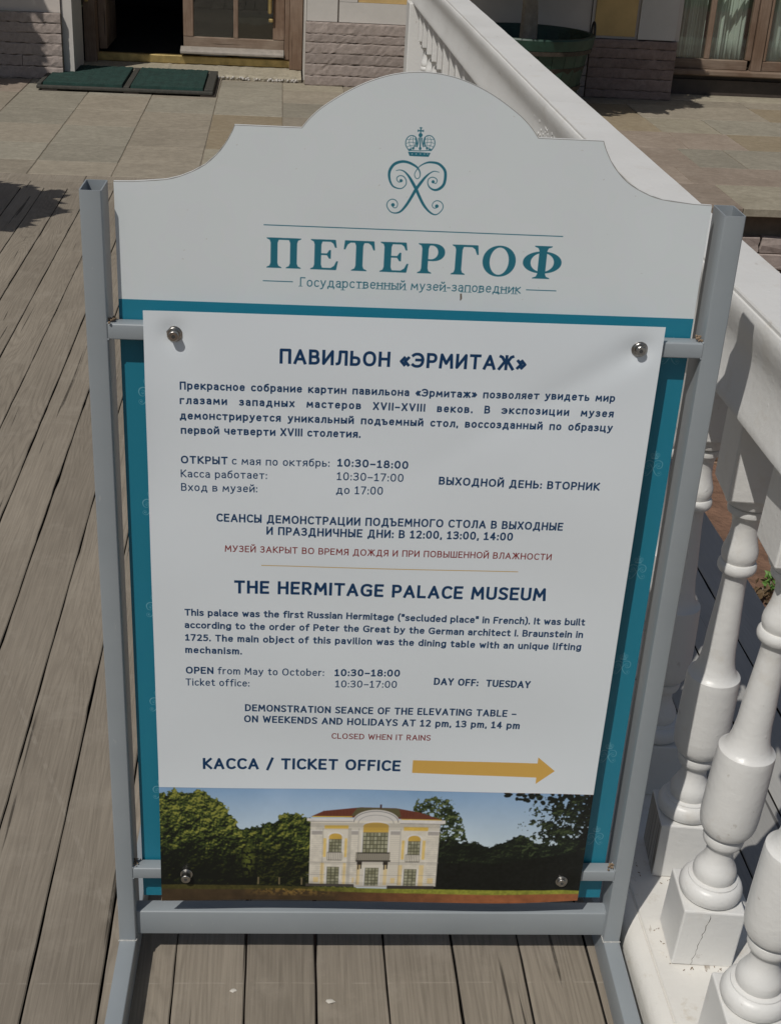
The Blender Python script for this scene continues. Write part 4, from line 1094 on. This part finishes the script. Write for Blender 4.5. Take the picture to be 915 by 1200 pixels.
# poster
BOLTS = [(.1066, 1.0525, .0125, 0), (.6822, 1.0525, .0095, 0), (.1062, .1915, .0125, 1), (.6806, .1832, .006, 1)]
def poster_d(u, z):
    t = min(max((u-.07)/.64, 0), 1)
    d = -.0062+.0085*math.exp(-((z-.40)/.16)**2)*(1-.85*t**3)
    if z < .26:
        k = (.26-z)/.12
        d += k*(.0012*math.sin(2*math.pi*(t*1.05-.02))*1.0-.0028*math.exp(-((t-.80)/.14)**2)+.001*math.exp(-((t-.2)/.1)**2))
    for bu, bz, _, up in BOLTS:
        r2 = (u-bu)**2+(z-bz)**2
        d += .0042*math.exp(-r2/.015**2)
    # soft diagonal folds running away from the upper bolts
    s = ((.6822-u)*.55-(1.0525-z)*.84); l = ((.6822-u)*.84+(1.0525-z)*.55)
    if l > 0: d += .0030*math.exp(-(s/.020)**2)*math.exp(-l/.14)*min(l/.02, 1)
    s = ((u-.1066)*.9-(1.0525-z)*.43); l = ((u-.1066)*.43+(1.0525-z)*.9)
    if l > 0: d += .0020*math.exp(-(s/.018)**2)*math.exp(-l/.16)*min(l/.02, 1)
    d += .0013*math.sin(z*23+u*7)*math.sin(u*11+1.3)*min(1, max(0, (1.08-z)/.1))
    d -= .0022*math.exp(-(u-.07)/.018)*math.exp(-((z-.95)/.16)**2)
    return d
bm = bmesh.new(); NU, NZ = 96, 140
g = []
for j in range(NZ+1):
    z = .1430+(1.0825-.1430)*j/NZ
    row_ = []
    for i in range(NU+1):
        t = i/NU; u = .0702+(.7100-.0702)*t-.0016*(1-j/NZ)*(1-t)-.0008*(1-j/NZ)*t
        zz = z+(.0012*(t-.5) if j == NZ else 0)+(1-j/NZ)**8*(.0045*max(0, (t-.86)/.14)**1.5)
        row_.append(bm.verts.new((u, poster_d(u, z), zz)))
    g.append(row_)
uvl = bm.loops.layers.uv.new('UVMap')
for j in range(NZ):
    for i in range(NU):
        f = bm.faces.new((g[j][i], g[j][i+1], g[j+1][i+1], g[j+1][i])); f.smooth = True
        for lp in f.loops: lp[uvl].uv = ((lp.vert.co.x-.068)/.6435, (lp.vert.co.z-.136)/.949)
back = [[bm.verts.new(v.co+Vector((0, .0006, 0))) for v in r_] for r_ in g]
for j in range(NZ):
    for i in range(NU):
        f = bm.faces.new((back[j][i], back[j+1][i], back[j+1][i+1], back[j][i+1])); f.smooth = True; f.material_index = 1
loop = [(0, i) for i in range(NU)]+[(j, NU) for j in range(NZ)]+[(NZ, i) for i in range(NU, 0, -1)]+[(j, 0) for j in range(NZ, 0, -1)]
for (j, i), (j2, i2) in zip(loop, loop[1:]+loop[:1]):
    q = [bm.verts.new(v.co) for v in (g[j][i], back[j][i], back[j2][i2], g[j2][i2])]
    bm.faces.new(q).material_index = 1
me = bpy.data.meshes.new('poster'); bm.to_mesh(me); bm.free()
M_POSTER = print_mat('printed_poster_banner', poster_print(), 0.5, bumpy=.10)
poster = link('poster', me, stand, [M_POSTER, M_BACKBOARD])

# bolts
for bu, bz, ln, low in BOLTS:
    d0 = poster_d(bu, bz)
    def cyl(bm, r, y0, y1, seg=24, ch=.0006):
        rings = [[bm.verts.new((bu+rr*math.cos(2*math.pi*i/seg), yy, bz+rr*math.sin(2*math.pi*i/seg))) for i in range(seg)] for yy, rr in ((y0, r), (y1+ch, r), (y1, r-ch))]
        for a, b in zip(rings, rings[1:]):
            for i in range(seg): bm.faces.new((a[i], a[(i+1) % seg], b[(i+1) % seg], b[i]))
        bm.faces.new(rings[-1])
    bm = bmesh.new(); rw = .0106 if not low else .0098
    cyl(bm, rw, d0-.0003, d0-.0016, 36)
    if not low: cyl(bm, .0088, d0-.0016, d0-.0040, 36)
    cyl(bm, .0070 if low else .0063, d0-.001, d0-ln, 28)
    b = obj('bolt', bm, M_BOLT, stand)
    bm = bmesh.new(); cyl(bm, .0026, d0-ln+.0002, d0-ln-.00015, 6, 0)
    obj('socket', bm, M_BOLTHOLE, b)

# ------------------------------------------------------------------ crumbs on the boards
for x, y, s in ((-.052, 1.500, .0045), (.098, 1.475, .006)):
    bm = bmesh.new(); bmesh.ops.create_icosphere(bm, subdivisions=2, radius=s)
    for v in bm.verts: v.co = Vector((v.co.x*random.uniform(.6, 1.5), v.co.y*random.uniform(.5, 1.0), abs(v.co.z)*.35))
    o = obj('crumb', bm, M_CRUMB); o.location = (x, y, .001)
    tag(o, 'pale crumb lying on a grey board, left one of two' if x < 0 else 'pale crumb lying on a grey board, right one of two', 'crumb')
# ------------------------------------------------------------------ pavilion front
pav = empty('pavilion', (.5, 10.0, 0), label='pavilion with off-white and yellow plaster, stone plinth, open door and brown windows', cat='building')
OFF = Vector((-.5, -10.0, 0))
def P(b, name, m, parent=None, bevel=0.0, segs=1):
    o = boxo(name, b, m, pav if parent is None else parent, bevel=bevel, segs=segs)
    if parent is None: o.location = OFF
    return o
TOP = 4.3
P((-7, -1.505, 9.79, 10.75, .437, TOP), 'wall', M_PLASTER)
P((-1.500, -1.43, 9.81, 10.30, .02, 2.7), 'door_reveal', M_PLASTER2)
P((.172, .185, 9.99, 10.35, .03, 2.7), 'door_reveal', M_PLASTER2)
P((.186, 2.235, 10.0, 10.75, .437, TOP), 'wall', M_PLASTER)
P((.188, .405, 9.975, 9.999, .44, TOP-.1), 'plaster_strip', M_PLASTER2)
P((.417, 1.3, 9.975, 9.999, .44, .575), 'plaster_strip', M_PLASTER2)
P((.417, .545, 9.975, 9.999, .577, TOP-.1), 'plaster_strip', M_PLASTER2)
P((.547, 1.3, 9.985, 9.998, .577, TOP-.2), 'yellow_panel', M_YELLOW)
P((2.24, 2.90, 9.985, 10.75, .412, TOP), 'pier', M_PLASTER)
P((2.262, 2.565, 9.972, 9.984, .432, TOP-.2), 'yellow_panel', M_YELLOW)
P((2.585, 2.86, 9.955, 9.984, .418, TOP-.1), 'plaster_strip', M_PLASTER2)
P((4.9, 8, 9.98, 10.75, 0, TOP), 'wall', M_PLASTER)
P((-1.505, .186, 9.9, 10.75, 2.7, TOP), 'lintel', M_PLASTER)
P((2.90, 4.9, 9.99, 10.75, 2.7, TOP), 'lintel', M_PLASTER)
P((-7, 8, 9.6, 10.75, TOP+.001, TOP+.22), 'cornice', M_PLASTER2, bevel=.02)
P((-7, 8, 9.9, 16, TOP+.225, TOP+.45), 'roof', M_TUBRUST)
def courses(x0, x1, yf, ztop, m, nrow=6):
    hs = [random.uniform(.8, 1.2) for _ in range(nrow)]; cum = [0]
    for q in hs: cum.append(cum[-1]+q*ztop/sum(hs))
    P((x0, x1, yf+.02, yf+.05, 0.001, ztop-.002), 'plinth_core', M_MORTAR)
    for r in range(nrow):
        x = x0
        while x < x1-.02:
            L = min(random.uniform(.8, 1.9), x1-x)
            if x1-x-L < .12: L = x1-x
            bm = bmesh.new()
            last = abs(x+L-x1) < 1e-6
            yo = random.uniform(-.0025, .0025)
            nx = max(4, int(L/.025))
            z0, z1 = cum[r]+.001, cum[r+1]
            top = []; 
            rows_ = []
            for (yy, zf) in ((yf+.03, 0), (yf+yo+.003, 0), (yf+yo, .12), (yf+yo-.0005, .5), (yf+yo, .88), (yf+yo+.003, 1), (yf+.03, 1)):
                rr = []
                for i in range(nx+1):
                    xx = x+(0 if i == 0 and r else 0)+L*i/nx
                    xx = min(max(xx, x+.002), x+L-.002)
                    jz = 0 if yy > yf+.02 else random.gauss(0, .0022)
                    jy = 0 if yy > yf+.02 else random.gauss(0, .0010)
                    rr.append(bm.verts.new((xx, yy+jy, z0+.0012+(z1-z0-.0024)*zf+jz)))
                rows_.append(rr)
            for a, b in zip(rows_, rows_[1:]):
                for i in range(nx): bm.faces.new((a[i], a[i+1], b[i+1], b[i]))
            for i in range(nx): bm.faces.new((rows_[-1][i], rows_[-1][i+1], rows_[0][i+1], rows_[0][i]))
            bm.faces.new([r_[0] for r_ in rows_]); bm.faces.new([r_[-1] for r_ in reversed(rows_)])
            o = obj('plinth_stone', bm, m, pav); o.location = OFF
            x += L
courses(-3.6, -1.5, 9.75, .437, M_PLINTH)
courses(.182, 2.235, 9.95, .437, M_PLINTH)
courses(2.24, 2.885, 9.945, .411, M_PLINTH_R)
P((-7, -3.6, 9.76, 9.79, 0, .437), 'plinth', M_PLINTH); P((-1.53, -1.501, 9.77, 9.80, .002, .435), 'plinth_corner', M_PLASTER2)
P((2.871, 2.886, 9.975, 10.3, .001, .41), 'pier_side', M_PLINTH_R)
# door step
bm = bmesh.new(); nx = 70
prev = None
for i in range(nx+1):
    x = -1.43+1.59*i/nx; yf = 10.04+random.gauss(0, .006)+.0*i; zt = .034+random.gauss(0, .0012)
    cur = [bm.verts.new(p) for p in ((x, yf, .001), (x, yf-.002+random.gauss(0, .003), zt*.6), (x, yf+.012, zt), (x, 10.52, zt+.004), (x, 10.52, .001))]
    if prev:
        for j in range(5): bm.faces.new((prev[j], prev[(j+1) % 5], cur[(j+1) % 5], cur[j]))
    else: bm.faces.new(cur)
    prev = cur
bm.faces.new(list(reversed(prev)))
o = obj('door_step', bm, M_SLABS[4], pav); o.location = OFF
bm = bmesh.new()
for q in range(60):
    bmesh.ops.create_icosphere(bm, subdivisions=1, radius=random.uniform(.004, .010), matrix=Matrix.Translation((random.uniform(-.45, .14), 10.035+random.gauss(0, .006), random.uniform(.005, .022))))
o = obj('crumbling_edge', bm, M_PLASTER2, pav); o.location = OFF; tag(o, kind='stuff')
P((-1.40, .118, 10.44, 10.50, .038, .098), 'brass_threshold', M_BRASS, bevel=.006)
# door frame, jamb, leaves
P((-1.428, -1.345, 10.36, 10.52, .038, 2.69), 'door_frame', M_DOORWOOD)
P((.072, .170, 10.36, 10.52, .038, 2.69), 'door_frame', M_DOORWOOD, bevel=.006)
P((.036, .0715, 10.43, 10.55, .10, 2.68), 'door_frame', M_DOORWOOD, bevel=.004)
P((-1.428, .170, 10.36, 10.52, 2.50, 2.695), 'door_frame', M_DOORWOOD)
# left leaf, swung inwards
leaf = P((-1.344, -1.285, 10.52, 11.15, .11, 2.48), 'open_door_leaf', M_DOORWOOD, bevel=.004)
P((-1.415, -1.388, 10.33, 10.359, .455, .66), 'push_plate', M_BRASS, bevel=.006)
# right leaf
leaf = P((-.715, .034, 10.47, 10.515, .145, .232), 'closed_door_leaf', M_DOORRAIL, bevel=.004)
P((-.715, -.640, 10.468, 10.517, .233, 2.48), 'stile', M_DOORWOOD, leaf, bevel=.004)
P((-.052+.0, .034, 10.468, 10.517, .233, 2.48), 'stile', M_DOORWOOD, leaf, bevel=.004)
P((-.345, -.310, 10.472, 10.512, .233, 2.48), 'glazing_bar', M_DOORWOOD, leaf, bevel=.004)
P((-.638, -.347, 10.472, 10.512, .62+.35, .66+.35), 'glazing_bar', M_DOORRAIL, leaf); P((-.308, -.054, 10.472, 10.512, .62+.35, .66+.35), 'glazing_bar', M_DOORRAIL, leaf)
for a, b in ((-.6385, -.3465), (-.3085, -.0535)): P((a, b, 10.49, 10.494, .234, 2.4), 'pane', M_GLASS, leaf)
bm = bmesh.new()
pr = [(10.395, .118), (10.385, .124), (10.385, .136), (10.40, .148), (10.45, .162), (10.468, .164), (10.468, .110)]
a_ = [bm.verts.new((-.735, y, z)) for y, z in pr]; b_ = [bm.verts.new((.030, y, z)) for y, z in pr]
for i in range(7): bm.faces.new((a_[i], a_[(i+1) % 7], b_[(i+1) % 7], b_[i]))
bm.faces.new(a_); bm.faces.new(list(reversed(b_)))
o = obj('drip_moulding', bm, simple('grey_lead_moulding', (.30, .27, .235), .7, .15, 20), leaf)
P((-.090, -.062, 10.42, 10.467, .42, .60), 'handle', M_BRASS, leaf, bevel=.008)
P((-.085, -.05, 10.44, 10.467, .36, .385), 'latch', M_BRASS, leaf, bevel=.006)
# dark hall behind
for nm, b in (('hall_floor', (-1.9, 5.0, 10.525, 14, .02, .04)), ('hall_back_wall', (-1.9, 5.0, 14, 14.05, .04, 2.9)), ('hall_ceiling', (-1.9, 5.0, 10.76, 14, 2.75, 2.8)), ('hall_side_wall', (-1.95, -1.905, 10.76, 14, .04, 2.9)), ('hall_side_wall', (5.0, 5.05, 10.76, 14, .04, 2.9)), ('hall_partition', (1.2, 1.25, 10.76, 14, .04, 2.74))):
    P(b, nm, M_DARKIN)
# right window recess
P((2.90, 4.9, 10.27, 10.40, .0, .112), 'window_apron', M_DARKWOOD)
P((2.90, 4.9, 10.30, 10.42, .112, .150), 'window_apron', M_DARKWOOD)
P((2.90, 4.9, 10.19, 10.44, .151, .192), 'window_sill', M_DOORRAIL, bevel=.008)
fr = P((2.90, 3.53, 10.25, 10.31, .193, .262), 'window_frame', M_DOORRAIL, bevel=.004)
P((2.90, 2.945, 10.25, 10.31, .263, 2.69), 'stile', M_DOORWOOD, fr, bevel=.004)
for x0, x1, y0 in ((3.195, 3.235, 10.262), (3.515, 3.555, 10.255), (3.559, 3.640, 10.235), (3.644, 3.672, 10.255), (3.99, 4.03, 10.262), (4.35, 4.9, 10.255)):
    P((x0, x1, y0, 10.31, .192 if x0 == 3.559 else .263, 2.69), 'mullion', M_DOORWOOD, fr, bevel=.005)
P((3.642, 4.9, 10.25, 10.31, .193, .262), 'bottom_rail', M_DOORRAIL, fr, bevel=.004)
for x0, x1 in ((2.946, 3.194), (3.236, 3.514), (3.673, 3.989), (4.031, 4.349)):
    P((x0, x1, 10.285, 10.289, .263, 2.69), 'pane', M_GLASS, fr)
    P((x0, x1, 10.27, 10.31, .70+.02, .74+.02), 'glazing_bar', M_DOORRAIL, fr)
for nm, x0, x1, ph, lab in (('curtain', 2.96, 3.20, .4, 'white curtain hanging behind the first pane of the right-hand window'),
                       ('curtain', 3.24, 3.52, 1.9, 'white pleated curtain hanging behind the second pane of the right-hand window'),
                       ('curtain', 3.68, 4.30, 2.2, 'white curtain behind the pane at the right edge, past the thick mullion')):
    bm = bmesh.new(); n = 60; g = []
    for j in range(12):
        z = .2+2.4*j/11
        g.append([bm.verts.new((x0+(x1-x0)*i/n, 10.40+.035*math.sin(i/n*(x1-x0)*38+ph)+.015*math.sin(i*.9+ph*3), z)) for i in range(n+1)])
    for a, b in zip(g, g[1:]):
        for i in range(n): bm.faces.new((a[i], a[i+1], b[i+1], b[i])).smooth = True
    o = obj(nm, bm, M_CLOTH); tag(o, lab, 'curtain', 'curtains in the right-hand window')
    s_ = o.modifiers.new('t', 'SOLIDIFY'); s_.thickness = .002

# ------------------------------------------------------------------ door mats on a tray
mat = empty('door_mat', (-1.03, 9.75, 0), label='two dark green mats on a low tray in front of the open door', cat='door mat')
def Q(b, name, m, bevel=0.0):
    o = boxo(name, b, m, mat, bevel=bevel); o.location = (1.03, -9.75, 0); return o
def mesh_q(bm, name, m):
    o = obj(name, bm, m, mat, smooth=False); o.location = (1.03, -9.75, 0); return o
Q((-1.615, -.445, 9.295, 9.33, .012, .034), 'tray_edge', M_MATEDGE, .006)
Q((-1.615, -.445, 10.13, 10.165, .012, .040), 'tray_edge', M_MATEDGE, .006)
Q((-.505, -.445, 9.331, 10.129, .012, .045), 'tray_edge', M_MATEDGE, .006)
Q((-1.615, -1.585, 9.331, 10.129, .012, .045), 'tray_edge', M_MATEDGE, .006)
Q((-1.045, -1.005, 9.331, 10.129, .012, .041), 'tray_edge', M_MATEDGE, .006)
for x in (-1.58, -1.04, -.53): Q((x, x+.10, 9.30, 10.15, .0015, .0115), 'tray_foot', M_DARKWOOD)
for x0, x1 in ((-1.583, -1.047), (-1.003, -.507)):
    bm = bmesh.new(); nx, ny = 60, 90; g = []
    for j in range(ny+1):
        g.append([bm.verts.new((x0+(x1-x0)*i/nx, 9.333+.79*j/ny, (.050 if 0 < i < nx and 0 < j < ny else .014)+random.uniform(-.0015, .0015)+.001*math.sin(i*.9))) for i in range(nx+1)])
    for a, b in zip(g, g[1:]):
        for i in range(nx): bm.faces.new((a[i], a[i+1], b[i+1], b[i]))
    mesh_q(bm, 'mat_pile', M_MAT)

# ------------------------------------------------------------------ potted trees
def potted_tree(x, y, crown_z, crown_r, label, tubh=.5, tr=.43, nl=6500, off=(0, 0)):
    t = empty('potted_tree', (x, y, 0), label=label, cat='potted tree', group='potted trees in tubs')
    st_me = None
    n = 26
    for k in range(n):
        if st_me is None:
            bm = bmesh.new(); r0, r1 = tr*.80, tr*.985; w0, w1 = r0*math.pi/n*.97, r1*math.pi/n*.97
            v = [bm.verts.new(p) for p in ((r0-.02, -w0, .02), (r0, -w0, .02), (r0, w0, .02), (r0-.02, w0, .02), (r1-.02, -w1, tubh-.03), (r1, -w1, tubh-.03), (r1, w1, tubh-.03), (r1-.02, w1, tubh-.03))]
            for q in ((3,2,1,0),(4,5,6,7),(0,1,5,4),(1,2,6,5),(2,3,7,6),(3,0,4,7)): bm.faces.new([v[i] for i in q])
            o = obj('stave', bm, M_TUB, t); st_me = o.data
        else:
            o = bpy.data.objects.new('stave', st_me); COL.objects.link(o); o.parent = t
        o.rotation_euler = (0, 0, 2*math.pi*k/n)
    bm = bmesh.new(); lathe(bm, [(tubh-.075, tr-.028), (tubh-.075, tr+.006), (tubh-.01, tr+.018), (tubh, tr+.012), (tubh, tr-.014), (tubh-.075, tr-.028)], 56, cap=False); obj('rim', bm, M_TUB, t)
    bm = bmesh.new(); lathe(bm, [(tubh-.105, tr-.024), (tubh-.105, tr+.003), (tubh-.078, tr+.006), (tubh-.078, tr-.024)], 56, cap=False); obj('hoop', bm, M_TUBRUST, t)
    bm = bmesh.new(); lathe(bm, [(tubh*.30, tr*.82), (tubh*.30, tr*.875), (tubh*.36, tr*.885), (tubh*.36, tr*.82)], 56, cap=False); obj('hoop', bm, M_TUBRUST, t)
    bm = bmesh.new(); lathe(bm, [(.03, tr*.74), (tubh-.19, tr*.93), (tubh-.16, .05)], 40); obj('earth', bm, M_EARTH, t)
    for sx in (1, -1):
        bm = bmesh.new()
        pts = [(sx*(tr+.010), .0+.055*math.cos(a), tubh-.01+.085*math.sin(a)) for a in [math.pi*i/12 for i in range(13)]]
        for p, q in zip(pts, pts[1:]):
            p, q = Vector(p), Vector(q); d = (q-p); m = Matrix.Translation((p+q)/2) @ d.to_track_quat('Z', 'Y').to_matrix().to_4x4()
            bmesh.ops.create_cone(bm, segments=8, radius1=.008, radius2=.008, depth=d.length*1.2, matrix=m)
        obj('handle', bm, M_IRON, t)
    bm = bmesh.new(); prev = None; seg = 16; H = crown_z-crown_r*.2
    for k in range(15):
        z = tubh-.2+(H-tubh+.2)*k/14; r = .062-.028*k/14+(.025 if k == 0 else 0); cx = .012*math.sin(k*.6)-.02
        ring = [bm.verts.new((cx+r*math.cos(2*math.pi*i/seg)*(1+.06*math.sin(3*i+k)), r*math.sin(2*math.pi*i/seg), z)) for i in range(seg)]
        if prev:
            for i in range(seg): bm.faces.new((prev[i], prev[(i+1) % seg], ring[(i+1) % seg], ring[i])).smooth = True
        prev = ring
    for q in range(9):
        a = q*2.4; p = Vector((-.02, 0, H-.15+.03*q)); e = Vector((math.cos(a)*crown_r*.7, math.sin(a)*crown_r*.7, crown_z+crown_r*random.uniform(-.3, .5)))
        d = e-p; bmesh.ops.create_cone(bm, segments=7, radius1=.02, radius2=.006, depth=d.length, matrix=Matrix.Translation((p+e)/2) @ d.to_track_quat('Z', 'Y').to_matrix().to_4x4())
    obj('trunk', bm, M_BARK, t)
    def fn():
        while True:
            p = Vector((random.uniform(-1, 1), random.uniform(-1, 1), random.uniform(-1, 1)))
            if .35 < p.length < 1+.12*math.sin(p.x*9)*math.sin(p.z*8+p.y*7): break
        return Vector((off[0], off[1], crown_z))+p*crown_r
    bm = bmesh.new(); leaves(bm, nl, fn, .13)
    obj('crown', bm, M_LEAF, t)
    return t
potted_tree(1.70, 9.45, 1.78, .86, 'tree with a pale trunk in a green staved tub behind the balustrade', off=(-.18, -.2), nl=9000)
potted_tree(-3.02, 9.1, 1.75, .78, 'tree in a green tub left of the door, known by its shadow on the wall')
potted_tree(-2.04, 5.45, 1.22, .46, 'small tree in a tub left of the deck, known by its shadow on the boards', tubh=.35, tr=.25, nl=3000)
